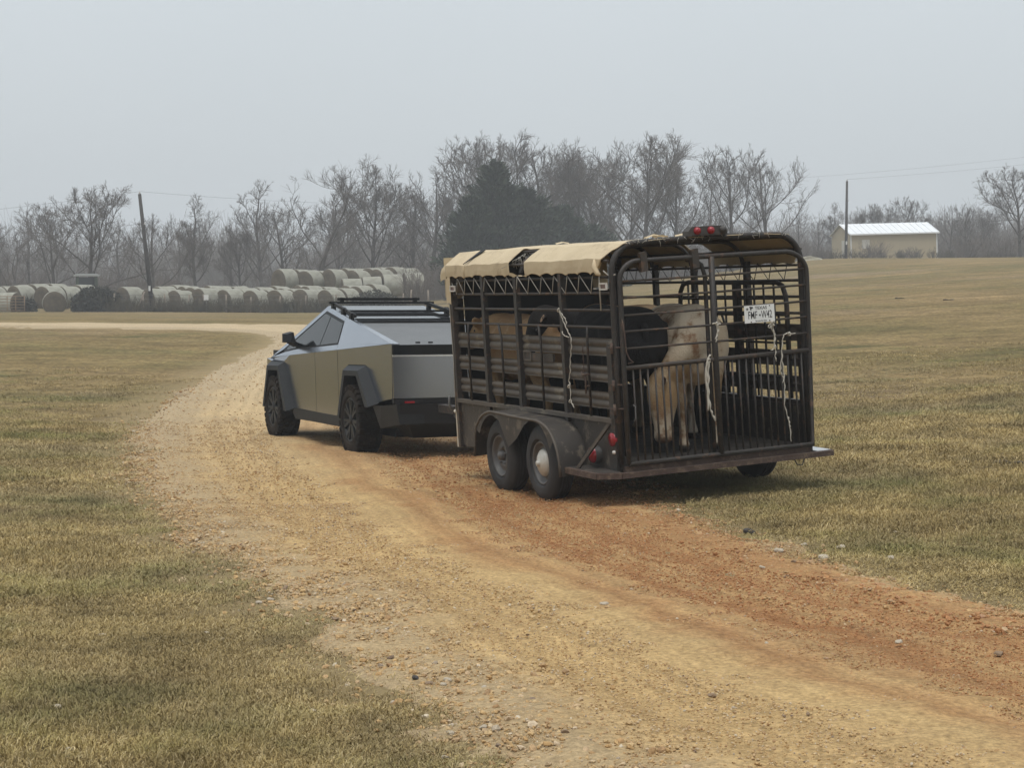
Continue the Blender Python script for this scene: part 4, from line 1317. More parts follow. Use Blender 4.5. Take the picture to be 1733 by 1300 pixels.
for y in (1.0, 2.0, 2.82):
    MB().tube([(x * .985 + .014, y, z - .03) for x, z in ARCH[3:-3]], .02, 8).build('roof_bow', M_TRLDARK, TL)
MB().tube([(x * .985 + .014, LN - .05, z - .03) for x, z in ARCH[3:-3]], .02, 8).build('roof_bow', M_TRLDARK, TL)
for x, z in ((.0, 2.10), (.13, 2.215), (.92, 2.225), (1.71, 2.215), (1.84, 2.10)):
    MB().tube([(x, .04, z), (x, LN - .02, z)], .014, 6).build('roof_purlin', M_TRL, TL)
# posts, rails, slats and straps of both sides
SLATS = ((1.378, .148), (1.152, .140), (.928, .142))
for s in (0, 1):
    for y in (1.0, 2.02, 2.84):
        MB().box(mx([(-.005, y, 1.36)], s)[0], (.046, .062, 1.30)).build('side_post', M_TRLDARK, TL)
    MB().box(mx([(.0, LN - .02, 1.2)], s)[0], (.06, .06, 1.80)).build('corner_post', M_TRL, TL)
    MB().box(mx([(.004, .075, .86)], s)[0], (.055, .085, 1.10)).build('rear_post', M_TRLDARK, TL)
    for z in (1.832, 1.690, 1.546):
        MB().tube(mx([(-.004, .03, z), (-.004, LN - .02, z)], s), .0125, 8).build('side_rail', M_TRL, TL)
    for z, hh in SLATS:
        zz = np.linspace(-.5, .5, 17)
        prof = .024 * np.abs(np.sin(zz * 2 * np.pi)) ** 0.7 + np.where(np.abs(zz) > .46, .018, 0)
        ys = np.linspace(.04, LN - .04, 40)
        wv = .006 * vnoise(ys * 2.1, ys * 0 + z * 9)
        out = np.array([[(.034 - p + w, y, z + q * hh) for q, p in zip(zz, prof)] for y, w in zip(ys, wv)])
        inn = out + np.array([.006, 0, 0])
        mb = MB().grid(mx(out, s)).grid(mx(inn, s))
        for q in (0, -1):
            mb.grid(mx(np.stack([out[:, q], inn[:, q]], 1), s))
        mb.build('side_slat', M_SLAT, TL)
    for k, y in enumerate((3.28, 2.42, 1.49, .49)):
        b_ = (0, .075, .045, 0)[k]
        MB().tube(mx([(-.022, y, .78), (-.022, y, 1.42), (-.020, y + b_ * .4, 1.47), (-.012, y + b_, 1.548)], s), .0115, 6).build('strap_bar', M_TRLDARK, TL)
    MB().box(mx([(-.012, LN / 2 + .02, .768)], s)[0], (.05, LN - .1, .036)).build('bottom_rail', M_SLAT if not s else M_TRL, TL)
    MB().box(mx([(.012, LN / 2 + .16, .53)], s)[0], (.018, LN - .34, .44)).build('lower_panel', M_LOWER, TL)
    MB().box(mx([(.010, .20, .53)], s)[0], (.022, .26, .44)).build('rear_panel', M_LOWER, TL)
    # rounded front corner: brown above, cream below
    for z0, z1, m, nm in ((.645, 1.78, M_TRL, 'corner_sheet'), (.29, .645, M_CREAM, 'corner_sheet')):
        th = np.linspace(0, math.pi / 2, 9)
        G = np.array([[(.20 - .215 * math.cos(a) + (.0 if z0 > .6 else -.008), LN + .02 + .215 * math.sin(a), z) for z in (z0, z1)] for a in th])
        MB().grid(mx(G, s)).build(nm, m, TL)
    MB().tube(mx([(.20 - .228 * math.cos(a), LN + .02 + .228 * math.sin(a), .648) for a in np.linspace(0, math.pi / 2, 9)], s), .016, 6).build('corner_bead', M_CREAM, TL)
# road side rope lacing between the tarp edge and the top rail
tops = [3.70, 3.49, 3.28, 3.04, 2.76, 2.48, 2.21, 1.95, 1.67, 1.39, 1.12, .83, .58, .31]
for s in (0, 1):
    P = []
    for a, b_ in zip(tops[:-1], tops[1:]):
        P += [(-.022, a, 1.992), (-.018, a - (a - b_) * .78, 1.832)]
    P.append((-.022, tops[-1], 1.985))
    lc = MB()
    for q0, q1 in zip(P[:-1], P[1:]):
        lc.tube(mx([q0, q1], s), .0038, 5)
    lc.build('tarp_lacing', M_CORD if not s else M_TRLDARK, TL)
    MB().tube(mx([(.012, .04, 1.965), (.012, LN - .03, 1.965)], s), .012, 6).build('lacing_rail', M_TRLDARK, TL)
# small reflectors near the top of the road side
for y in (3.60, .085):
    fr = MB()
    for dy, dz, a, b_ in ((0, .024, .13, .012), (0, -.024, .13, .012), (.062, 0, .014, .05), (-.062, 0, .014, .05)):
        fr.box((-.036, y + dy, 1.89 + dz), (.014, a, b_))
    mo = fr.build('side_marker', M_MARKER, TL)
    MB().box((-.030, y, 1.89), (.008, .10, .034)).build('marker_lens', M_MARKRED, mo)
fr = MB()
for dy, dz, a, b_ in ((0, .04, .17, .014), (0, -.04, .17, .014), (.08, 0, .014, .08), (-.08, 0, .014, .08)):
    fr.box((.0, 1.86 + dy, 1.265 + dz), (.012, a, b_))
fr.build('side_marker', M_SLAT, TL)
MB().box((.012, 1.62, 1.258), (.02, .66, .07)).build('latch_plate', M_TRL, TL)
# field side: hooped gate panel inside the rails
hp = [(W_ + .0, .24, .80), (W_, .24, 1.60), (W_, .25, 1.70), (W_, .30, 1.79), (W_, .40, 1.82), (W_, 1.2, 1.825), (W_, 2.05, 1.832), (W_, 2.16, 1.81), (W_, 2.22, 1.74), (W_, 2.235, 1.62), (W_, 2.235, .80)]
sg = MB().tube([(x - .045, y, z) for x, y, z in hp], .023, 8).build('side_gate', M_TRLDARK, TL)
for y in (.45, .63, .80, .975, 1.337, 1.514, 1.70, 1.88, 2.06):
    MB().tube([(W_ - .045, y, .80), (W_ - .045, y, 1.82)], .010, 6).build('gate_bar', M_TRLDARK, sg)
for z in (1.675, 1.535, 1.285, .985):
    MB().tube([(W_ - .05, .24, z), (W_ - .05, 2.235, z)], .011 if z < 1.5 or z > 1.6 else .017, 6).build('gate_rail', M_TRLDARK, sg)
MB().box((W_ - .05, 1.105, 1.3), (.05, .085, 1.06)).build('gate_post', M_TRLDARK, sg)
# rear gate
GY = -.045
hoop = [(.052, GY, .41), (.052, GY, 1.2), (.056, GY, 1.93)] + [(x, GY, z) for x, z in arc((.235, 1.93), (.178, .158), 172, 96, 8)] + [(.5, GY, 2.088), (.92, GY, 2.088), (1.4, GY, 2.088)] + [(x, GY, z) for x, z in arc((1.62, 1.90), (.218, .188), 84, 8, 8)] + [(1.838, GY, 1.85), (1.83, GY, 1.2), (1.822, GY, .415), (.052, GY, .408)]
RG = MB().tube(hoop, .022, 10, closed=False).build('rear_gate', M_TRLDARK, TL)
MB().tube([(.918, GY - .004, 2.085), (.910, GY - .004, 1.35), (.920, GY - .004, .415)], .026, 10).build('centre_post', M_TRLDARK, RG)
MB().tube([(.70, GY + .035, 2.07), (.78, GY + .035, 2.062), (.84, GY + .035, 2.02), (.868, GY + .035, 1.93), (.872, GY + .035, 1.2), (.878, GY + .035, .43)], .019, 8).build('slider_frame', M_TRLDARK, RG)
for zl, zr in ((1.925, 1.930), (1.786, 1.792), (1.642, 1.652), (1.508, 1.516), (1.366, 1.377)):
    MB().tube([(.06, GY, zl), (.92, GY, (zl + zr) / 2 - .004), (1.83, GY, zr)], .0095, 8).build('gate_rod', M_TRL, RG)
MB().tube([(.06, GY, 1.205), (.92, GY, 1.217), (1.83, GY, 1.230)], .020, 10).build('mid_rail', M_TRL, RG)
for x in (.139, .205, .274, .344, .411, .474, .545, .606, .676, .744, .812) :
    MB().tube([(x - .006, GY, 1.205), (x, GY, .412)], .0092, 8).build('gate_bar', M_TRL, RG)
for x in (1.002, 1.071, 1.137, 1.206, 1.275, 1.342, 1.415, 1.479, 1.549, 1.613, 1.684, 1.748):
    MB().tube([(x - .004, GY, 1.22), (x, GY, .414)], .0092, 8).build('gate_bar', M_TRLDARK, RG)
for x, z in ((.275, 2.075), (.755, 2.075)):
    MB().slab([(x - .03, GY - .025, z + .075), (x + .03, GY - .025, z + .085), (x + .038, GY - .027, z - .075), (x - .022, GY - .027, z - .085)], [(x - .03, GY + .03, z + .075), (x + .03, GY + .03, z + .085), (x + .038, GY + .03, z - .075), (x - .022, GY + .03, z - .085)]).build('hanger', M_TRL, TL)
# hinges, chain, latches on the rear-left post
for z in (1.33, 1.02, .82):
    MB().tube([(-.02, .02, z), (-.02, .02, z + .09)], .014, 8).tube([(-.03, .06, z + .05), (.05, -.06, z + .05)], .008, 6).build('hinge', M_RUST, TL)
MB().tube([(.10, -.075, .90), (.118, -.085, .885), (.118, -.085, .78), (.10, -.075, .765)], .006, 6).build('gate_handle', M_RIMGREY, TL)
MB().tube([(.05, -.06, 1.62), (.06, -.075, 1.50), (.066, -.078, 1.34), (.09, -.08, 1.28), (.12, -.09, 1.255), (.075, -.085, 1.245)], .006, 6).build('bent_wire', M_RUST, TL)
for k, (y, z0, z1) in enumerate(((.56, 1.10, 1.38),)):
    ch = MB()
    for q in range(12):
        z = z1 - (z1 - z0) * q / 11
        ch.tube([(-.036 + .006 * (q % 2) * math.cos(a), y + .010 * math.cos(a), z + .014 * math.sin(a)) for a in np.linspace(0, 2 * math.pi, 9)], .0032, 4)
    ch.build('chain', M_RUST, TL)
MB().tube([(-.03, .62, 1.16), (-.055, .56, 1.14), (-.05, .42, 1.15)], .010, 6).tube([(-.05, .50, 1.15), (-.055, .50, .98)], .008, 6).tube([(-.03, .56, 1.04), (-.05, .44, 1.05)], .008, 6).build('side_latch', M_RUST, TL)
# floor, chassis, front wall
dk = MB().box((W_ / 2, LN / 2, .375), (W_ - .03, LN - .02, .03)).build('deck', M_DECK, TL)
for k in range(11):
    MB().box((.09 + k * .166, LN / 2, .398), (.158, LN - .04, .02)).build('plank', M_DECK, dk)
for x in (.12, W_ - .12):
    MB().box((x, LN / 2, .325), (.07, LN, .07)).build('chassis_beam', M_TRLDARK, TL)
for y in np.linspace(.1, LN - .1, 6):
    MB().box((W_ / 2, y, .335), (W_ - .3, .05, .05)).build('cross_member', M_TRLDARK, TL)
MB().box((W_ / 2, LN + .20, 1.26), (W_ - .40, .04, 1.94)).build('front_wall', M_FRONT, TL)
MB().box((W_ / 2, LN + .235, 1.2), (W_ - .44, .012, 1.5)).build('front_sheet', M_TRL, TL)
for s in (0, 1):
    MB().bar(mx([(.35, LN + .2, .33)], s)[0], (W_ / 2, LN + 2.55, .42), .06, .09).build('tongue_beam', M_TRLDARK, TL)
MB().box((W_ / 2, LN + 2.75, .45), (.10, .5, .09)).build('tongue_coupler', M_TRLDARK, TL)
MB().tube([(W_ / 2 - .16, LN + 1.9, .18), (W_ / 2 - .16, LN + 1.9, .92)], .035, 10).box((W_ / 2 - .16, LN + 1.9, .17), (.14, .14, .02)).build('tongue_jack', M_RIMGREY, TL)
MB().tube([(-.02, LN + .17, .66), (-.035, LN + .20, .72), (-.03, LN + .19, .80)], .012, 6).build('front_hook', M_RIMGREY, TL)
MB().tube([(-.034, LN + .02, 2.0), (-.036, LN + .015, 1.62), (-.034, LN, 1.2), (-.036, LN + .01, .66)], .0045, 5).build('hanging_cord', M_CORD, TL)

# bumper, brace and plates
bm = MB().bar((-.20, .74, .325), (-.20, .04, .322), .045, .05)
bm.bar((-.20, .05, .322), (-.02, -.055, .318), .05, .05)
bm.bar((-.03, -.055, .318), (W_ + .16, -.055, .323), .055, .045)
bm.bar((W_ + .155, -.06, .323), (W_ + .20, .74, .325), .045, .05)
bm.build('bumper', M_RUST, TL)
MB().box((W_ / 2, .0, .36), (W_ - .06, .06, .05)).build('rear_sill', M_RUST, TL)
MB().slab([(-.18, .06, .350), (-.02, -.03, .350), (0, .70, .352), (-.18, .70, .352)], [(-.18, .06, .335), (-.02, -.03, .335), (0, .70, .337), (-.18, .70, .337)]).build('step_plate', M_LOWER, TL)
MB().slab([(W_ + .02, -.035, .352), (W_ + .16, -.035, .352), (W_ + .17, .50, .353), (W_ + .02, .50, .353)], [(W_ + .02, -.035, .342), (W_ + .16, -.035, .342), (W_ + .17, .50, .343), (W_ + .02, .50, .343)]).build('step_plate', M_WETSHEEN, TL)
MB().bar((-.18, .50, .34), (-.005, .15, .75), .028, .028).build('brace', M_SLAT, TL)
MB().tube([(1.62, -.06, .30), (1.64, -.07, .255), (1.69, -.07, .245), (1.72, -.06, .30)], .006, 5).build('bumper_loop', M_TRL, TL)
# lamps
def lens(c, r, ax, nm, m, dome=.02):
    return MB().lathe([(0, r), (-dome * .6, r * .9), (-dome, r * .5), (-dome * 1.1, 0.0)], 24, ax, c).build(nm, m, TL)
MB().lathe([(.02, .055), (-.012, .055), (-.012, .0)], 24, 'x', (-.026, .085, .612)).build('reflector', M_RED, TL)
MB().lathe([(.05, .072), (-.045, .072), (-.045, .0)], 24, 'x', (-.01, .43, .46)).build('lamp_can', M_LAMPDARK, TL)
lens((-.055, .43, .46), .070, 'x', 'tail_lamp', M_RED, .03)
MB().lathe([(.01, .018), (-.010, .014), (-.010, .0)], 12, 'x', (-.030, .062, .505)).build('small_lamp', M_MARKER, TL)
bx = MB()
q0 = [(.715, 2.262), (1.085, 2.262), (1.085, 2.305), (1.05, 2.342), (.75, 2.342), (.715, 2.305)]
bx.slab([(x, -.05, z) for x, z in q0], [(x, .06, z) for x, z in q0])
bo = bx.build('lamp_box', M_LAMPDARK, TL)
for x, m in ((.795, M_RED), (.925, M_RED), (1.04, M_LAMPDARK)):
    MB().lathe([(.0, .033), (-.02, .029), (-.032, .014), (-.034, 0)], 18, 'y', (x, -.052, 2.305)).build('lens', m, bo)
MB().box((.90, -.054, 2.272), (.30, .006, .014)).build('trim', M_TRL, bo)

# licence plate
PY = GY - .032
pc = np.array([1.338, PY, 1.576])
pr = np.array([[math.cos(R(-.6)), 0, math.sin(R(-.6))], [0, 1, 0], [-math.sin(R(-.6)), 0, math.cos(R(-.6))]])
PL = MB().box(pc, (.292, .004, .148), pr).build('license_plate', M_PLATE, TL)
def text(s, x, z, size, sxx, nm='lettering'):
    cu = bpy.data.curves.new(nm, 'FONT')
    cu.body = s
    cu.size = size
    cu.align_x = 'CENTER'; cu.align_y = 'CENTER'
    cu.extrude = .0006
    cu.offset = .0002
    cu.materials.append(M_INK)
    tmp = bpy.data.objects.new('tmp', cu)
    COL.objects.link(tmp)
    dg = bpy.context.evaluated_depsgraph_get()
    me = bpy.data.meshes.new_from_object(tmp.evaluated_get(dg))
    bpy.data.objects.remove(tmp)
    o = link(nm, me, PL)
    o.location = pc + pr @ np.array([x, -.003, z])
    o.rotation_euler = (R(90), R(-.6), 0)
    o.scale = (sxx, 1, 1)
    return o
text('TEXAS', .015, .048, .038, 1.05)
text('FMF', -.068, -.012, .092, .58)
text('W42', .068, -.012, .092, .56)
text('The Lone Star State', .01, -.060, .014, 1.0)
st = [(pc + pr @ np.array([.002 + r_ * math.sin(a), -.0028, -.012 + r_ * math.cos(a)])) for a, r_ in [(2 * math.pi * k / 10, (.012 if k % 2 == 0 else .006)) for k in range(10)]]
MB().slab(st, [p + np.array([0, -.001, 0]) for p in st]).build('emblem', M_INK, PL)
st = [(pc + pr @ np.array([-.118 + r_ * math.sin(a), -.0028, .045 + r_ * math.cos(a)])) for a, r_ in [(2 * math.pi * k / 10, (.014 if k % 2 == 0 else .006)) for k in range(10)]]
MB().slab(st, [p + np.array([0, -.001, 0]) for p in st]).build('emblem', M_INK, PL)
MB().box(pc + pr @ np.array([-.083, -.003, .05]), (.012, .002, .03)).box(pc + pr @ np.array([-.072, -.003, .055]), (.018, .002, .014)).build('emblem', M_INK, PL)
for x, z in ((-.09, .060), (.10, .062), (-.085, -.066), (.095, -.064)):
    MB().lathe([(0, .006), (-.005, .004), (-.006, 0)], 8, 'y', pc + pr @ np.array([x, -.002, z])).build('bolt', M_RUST, PL)

# wheels and fender
WC = ((1.205, .343), (2.168, .335))
def trailer_wheel(x, y, z, s, tyre, cap):
    r, w = .338, .20
    prof = [(-w / 2 + .03, .195), (-w / 2 - .004, .215), (-w / 2 - .010, .26), (-w / 2 + .0, .295), (-w / 2 + .022, r - .008), (-w / 2 + .04, r)]
    for q in (-.03, .0, .03):
        prof += [(q - .010, r), (q - .008, r - .008), (q + .008, r - .008), (q + .010, r)]
    prof += [(w / 2 - .04, r), (w / 2 - .022, r - .008), (w / 2, .295), (w / 2 + .010, .26), (w / 2 + .004, .215), (w / 2 - .03, .195)]
    wo = MB().lathe(prof, 56, 'x').build('wheel', tyre, TL, 50)
    wo.location = (x, y, z)
    f = s
    MB().lathe([(f * .075, .197), (f * .088, .190), (f * .080, .178), (f * .06, .172), (f * .045, .165), (f * .035, .145), (f * .055, .12), (f * .055, .07), (f * .02, .055), (f * .02, .0)], 40, 'x').build('rim', M_RIMGREY, wo)
    if cap:
        MB().lathe([(f * .055, .122), (f * .072, .118), (f * .092, .090), (f * .108, .050), (f * .114, .026), (f * .130, .024), (f * .134, .016), (f * .135, 0)], 36, 'x').build('hub_cap', M_HUBCAP, wo)
    else:
        MB().lathe([(f * .05, .045), (f * .085, .042), (f * .10, .032), (f * .103, 0)], 20, 'x').build('hub', M_RIMGREY, wo)
        for k in range(5):
            a = 2 * math.pi * k / 5
            MB().lathe([(f * .05, .010), (f * .072, .010), (f * .074, 0)], 6, 'x', (0, .08 * math.sin(a), .08 * math.cos(a))).build('lug_nut', M_RIMGREY, wo)
trailer_wheel(-.120, WC[0][0], WC[0][1], -1, M_TYRE_B, True)
trailer_wheel(-.120, WC[1][0], WC[1][1], -1, M_TYRE_D, False)
trailer_wheel(W_ + .105, WC[0][0], WC[0][1], 1, M_TYRE_B, False)
trailer_wheel(W_ + .105, WC[1][0], WC[1][1], 1, M_TYRE_B, False)
for y, z in WC:
    MB().tube([(-.05, y, z), (W_ + .05, y, z)], .035, 10).build('axle', M_TRLDARK, TL)
yo = np.array([2.66, 2.64, 2.62, 2.57, 2.50, 2.42, 2.33, 2.24, 2.16, 2.0, 1.8, 1.6, 1.4, 1.28, 1.18, 1.09, 1.0, .92, .85, .79, .74, .70, .67, .66])
zo = np.array([.30, .42, .51, .60, .655, .70, .73, .748, .752, .748, .742, .737, .733, .732, .732, .728, .712, .69, .655, .61, .555, .49, .40, .27])
zi = np.full(len(yo), .0)
for y0, z0 in WC:
    rr = .385
    zi = np.maximum(zi, np.where(np.abs(yo - y0) < rr, z0 + np.sqrt(np.maximum(rr * rr - (yo - y0) ** 2, 0)), 0))
zi = np.where(zi < .05, .56, zi)
zi = np.minimum(np.maximum(zi, .27), zo - .012)
zi[(yo > 1.58) & (yo < 1.80)] = .535
for s in (0, 1):
    mb = MB()
    top_out = np.stack([np.full(len(yo), -.265), yo, zo], 1)
    top_in = np.stack([np.full(len(yo), .004), yo, zo + .004], 1)
    sk = np.stack([np.full(len(yo), -.268), yo, zi], 1)
    mb.grid(mx(np.stack([top_out, top_in], 1), s))
    mb.grid(mx(np.stack([top_out, sk], 1), s))
    mb.build('fender', M_LOWER, TL, 40)
    MB().tube(mx(np.stack([np.full(len(yo), -.266), yo, zo], 1), s), .013, 8).build('fender_lip', M_TRL if s else M_SLAT, TL)
    MB().tube(mx([(-.004, 1.42, .742), (-.006, 1.12, .722), (-.006, .98, .67), (-.006, .87, .585), (-.006, .78, .49), (-.006, .71, .40), (-.006, .68, .33)], s), .008, 6).build('fender_seam', M_TRL, TL)

# tarp roof in two sheets with a torn gap between them
PRO = [(-.036, 1.985), (-.038, 2.05), (-.036, 2.117), (.04, 2.178), (.125, 2.238), (.40, 2.258), (.92, 2.268), (1.44, 2.258), (1.715, 2.238), (1.80, 2.178), (1.876, 2.117), (1.878, 2.04), (1.876, 1.957)]
def tarp(name, y0f, y1f, seed, skirt=True):
    ts = []
    for (a, b_) in zip(PRO[:-1], PRO[1:]):
        n = 7 if abs(a[0] - b_[0]) < .2 else 9
        for q in range(n):
            ts.append((a[0] + (b_[0] - a[0]) * q / n, a[1] + (b_[1] - a[1]) * q / n))
    ts.append(PRO[-1])
    ts = np.array(ts); m = len(ts)
    arcl = np.concatenate([[0], np.cumsum(np.linalg.norm(np.diff(ts, axis=0), axis=1))])
    ny = 70
    G = np.zeros((ny, m, 3))
    for i in range(ny):
        f = i / (ny - 1)
        for j in range(m):
            side = np.clip((2.24 - ts[j, 1]) / .25, 0, 1)
            y = y0f(side, arcl[j]) * (1 - f) + y1f(side, arcl[j]) * f
            G[i, j] = (ts[j, 0], y, ts[j, 1])
    nx = fbm(G[..., 1].ravel() + seed, np.tile(arcl, ny), 3.2, 3).reshape(ny, m)
    sag = np.sin(np.clip((ts[:, 0] - .15) / 1.55, 0, 1) * math.pi)
    G[..., 2] += .012 * nx + .006 * fbm(G[..., 1].ravel() * 1.0 + seed * 2, np.tile(arcl, ny) * .35, 9, 2).reshape(ny, m) + (sag * -.012 + .01 * np.sin(G[..., 1] * 5)) * (np.abs(ts[:, 0] - .92) < .75)
    edge = np.array([min(j, m - 1 - j) for j in range(m)])
    low = np.clip(1 - edge / 9, 0, 1)
    d = np.min(np.abs(G[:, :1, 1] - np.array(tops)[None]), axis=1)
    G[..., 2] += (low[None] * np.sqrt(np.clip(1 - (1 - np.clip(d / .125, 0, 1)) ** 2, 0, 1))[:, None] * .026)
    G[..., 0] += np.where(ts[:, 0] < .5, -1, 1) * (.008 * nx * np.clip((2.2 - ts[:, 1]) / .1, 0, 1))
    o = MB().grid(G).build(name, M_TARP, TL, 20)
    md = o.modifiers.new('thickness', 'SOLIDIFY')
    md.thickness = .005; md.offset = 0
    return o
def endfront(side, a): return 3.76
tarp('roof_tarp', lambda s, a: 3.77, lambda s, a: 2.085 + .02 * math.sin(a * 6), 3.1)
tarp('roof_tarp', lambda s, a: 1.70 + .03 * math.sin(a * 7 + 1), lambda s, a: .0 + .20 * s + (.02 * math.sin(a * 17) if s < .2 else 0), 8.4)
# front apron of the tarp, wrapped down over the corner
G = np.array([[(.20 - .245 * math.cos(a), LN + .02 + .245 * math.sin(a), z + .012 * math.sin(9 * a + z * 8)) for z in np.linspace(1.74, 2.00, 5)] for a in np.linspace(-.25, math.pi / 2, 10)])
MB().grid(G).build('tarp_apron', M_TARP, TL)
cap = []
for f in np.linspace(0, 1, 5):
    cap.append([(x + (.92 - x) * .0 if True else x, 3.765 + .16 * math.sin(f * math.pi / 2), z - .10 * (1 - math.cos(f * math.pi / 2)) * (1 if z > 2.1 else .3)) for x, z in PRO])
MB().grid(np.array(cap)).build('tarp_front_fold', M_TARP, TL)
MB().box((W_ / 2, 3.925, 2.0), (W_ - .02, .012, .40)).build('tarp_front', M_TARP, TL)
# overlap seam, tears and frayed strips
MB().slab([(-.044, 3.262, 2.13), (-.044, 3.252, 2.13), (.118, 3.05, 2.258), (.118, 3.16, 2.258)], [(-.040, 3.262, 2.126), (-.040, 3.252, 2.126), (.122, 3.05, 2.252), (.122, 3.16, 2.252)]).build('slit_shade', M_FRONT, TL)  # dark sheet laid over the tarp, standing for the shade inside a slit
MB().tube([(-.043, 3.25, 1.99), (-.045, 3.245, 2.06), (-.043, 3.25, 2.12)], .004, 5).build('tarp_seam', M_TARP, TL)
MB().grid(np.array([[(-.040, y, 1.985 + .02 * abs(math.sin((y - 1.7) * 11))), (-.044, y, 2.012 + .018 * math.sin(y * 13))] for y in np.linspace(1.68, 2.10, 14)])).build('tarp_strip', M_TARP, TL)
gg = np.random.default_rng(12)
fr = MB()
for k in range(38):
    x = gg.uniform(.15, 1.72)
    a = np.array([x, -.01, 2.268 - .012 * abs(x - .92) + gg.uniform(-.02, .006)])
    fr.tube([a, a + (gg.normal(0, .012), gg.normal(-.006, .004), gg.uniform(-.02, .012)), a + (gg.normal(0, .02), -.012, gg.uniform(-.05, .012))], .0022, 4)
fr.build('frayed_edge', M_CORD, TL)['kind'] = 'stuff'
fr = MB()
for k in range(26):
    a = np.array([gg.uniform(.02, .16), gg.choice([1.72, 2.07]) + gg.normal(0, .02), 0]); a[2] = 2.13 + a[0] * .6
    fr.tube([a, a + (gg.normal(0, .03), gg.normal(0, .03), -.03), a + (gg.normal(0, .05), gg.normal(0, .05), -.09)], .003, 4)
fr.build('torn_threads', M_CORD, TL)['kind'] = 'stuff'
for y, z, sc in ((.98, .025, 1), (1.06, .016, .8), (.86, .012, .7), (3.0, .012, .8), (.42, .014, 1)):
    G = [[(.92 + q * .09 * sc, y + gg.normal(0, .015), 2.27 + (z if q == 0 else 0) + p * .02) for q in (-1, 0, 1)] for p in (0, .6)]
    MB().grid(np.array(G)).build('tarp_wrinkle', M_TARP, TL)
# twisted fabric bunched at the rear-left end of the tarp
MB().tube([(-.04, .215, 2.115), (-.05, .20, 2.05), (-.045, .16, 2.0), (-.035, .13, 1.985)], [.012, .028, .022, .010], 8).tube([(.05, .10, 2.19), (-.01, .16, 2.12), (-.03, .18, 2.02)], [.008, .018, .010], 8).build('tarp_bunch', M_TARP, TL)
MB().tube([(-.03, .16, 1.99), (-.036, .155, 1.90), (-.036, .15, 1.69)], .006, 6).build('tie_cord', M_CORD, TL)
MB().tube([(-.02, .10, 2.02), (.0, .06, 1.985), (.02, .02, 1.975), (.03, -.02, 1.985)], .006, 6).build('tie_cord', M_CORD, TL)
# ------------------------------------------------------------------ cattle
def coat(name, base, second, third=None, amount=.55, scale=3.0, muzzle=(.30, .19, .15), dirty=(.40, .26, .13), hoof=(.03, .025, .02), rough=.85):
    m = mat(name, base, second, scale, rough, bump=.6, bscale=90, c3=third, s3=4.5, t3=amount, spec=.25)
    N, L = m.node_tree.nodes, m.node_tree.links
    b = N['Principled BSDF']
    src = b.inputs['Base Color'].links[0].from_socket
    for att, c in (('dirty', dirty), ('muzzle', muzzle), ('hoof', hoof)):
        at = N.new('ShaderNodeAttribute'); at.attribute_name = att
        x = N.new('ShaderNodeMixRGB')
        L.new(at.outputs['Fac'], x.inputs[0]); L.new(src, x.inputs[1]); x.inputs[2].default_value = (*c, 1)
        src = x.outputs[0]
    L.new(src, b.inputs['Base Color'])
    return m
C_CREAM = coat('cream_coat', (.60, .53, .42), (.52, .42, .30), (.25, .14, .075), .54, 2.2, (.19, .12, .09))
C_TAN = coat('tan_coat', (.36, .235, .125), (.30, .18, .09), (.42, .31, .20), .60, 3)
C_BLACK = coat('black_coat', (.010, .010, .011), (.016, .014, .014), None, .6, 4, (.02, .018, .018), (.02, .017, .015))
C_BUFF = coat('buff_coat', (.34, .25, .16), (.28, .19, .11), None, .6, 3)
M_EYE = mat('dark_eye', (.008, .007, .006), None, rough=.1)
M_EARDARK = mat('dark_ear', (.07, .035, .02), (.045, .025, .016), 9, .9)
M_EARIN = mat('ear_lining', (.42, .30, .20), (.36, .24, .15), 9, .9)

def loft(secs, n=18, S0=(1, 0, 0)):
    """closed loft through (x, y, z, half width, half height)"""
    A = np.array(secs, float)
    P = A[:, :3]
    T = np.gradient(P, axis=0); T /= np.linalg.norm(T, axis=1)[:, None] + 1e-9
    S_ = np.array(S0, float)
    th = np.arange(n) * 2 * np.pi / n
    V = []
    for i in range(len(P)):
        S_ = unit(S_ - T[i] * (S_ @ T[i]))
        U = np.cross(S_, T[i])
        c, s = np.cos(th), np.sin(th)
        k = 0.9
        V.append(P[i] + A[i, 3] * (np.sign(c) * np.abs(c) ** k)[:, None] * S_ + A[i, 4] * (np.sign(s) * np.abs(s) ** k)[:, None] * U)
    F = []
    for i in range(len(P) - 1):
        for j in range(n):
            F.append((i * n + j, i * n + (j + 1) % n, (i + 1) * n + (j + 1) % n, (i + 1) * n + j))
    F += [tuple(range(n))[::-1], tuple((len(P) - 1) * n + j for j in range(n))]
    return np.concatenate(V), F

def resample(secs, per=4):
    A = np.array(secs, float)
    return spline_nd(A, (len(A) - 1) * per + 1)
def spline_nd(P, n):
    out = []
    for q in np.linspace(0, len(P) - 1, n):
        i = min(int(q), len(P) - 2); u = q - i
        p0 = P[max(i - 1, 0)]; p1 = P[i]; p2 = P[i + 1]; p3 = P[min(i + 2, len(P) - 1)]
        out.append(0.5 * ((2 * p1) + (-p0 + p2) * u + (2 * p0 - 5 * p1 + 4 * p2 - p3) * u * u + (-p0 + 3 * p1 - 3 * p2 + p3) * u ** 3))
    return np.array(out)

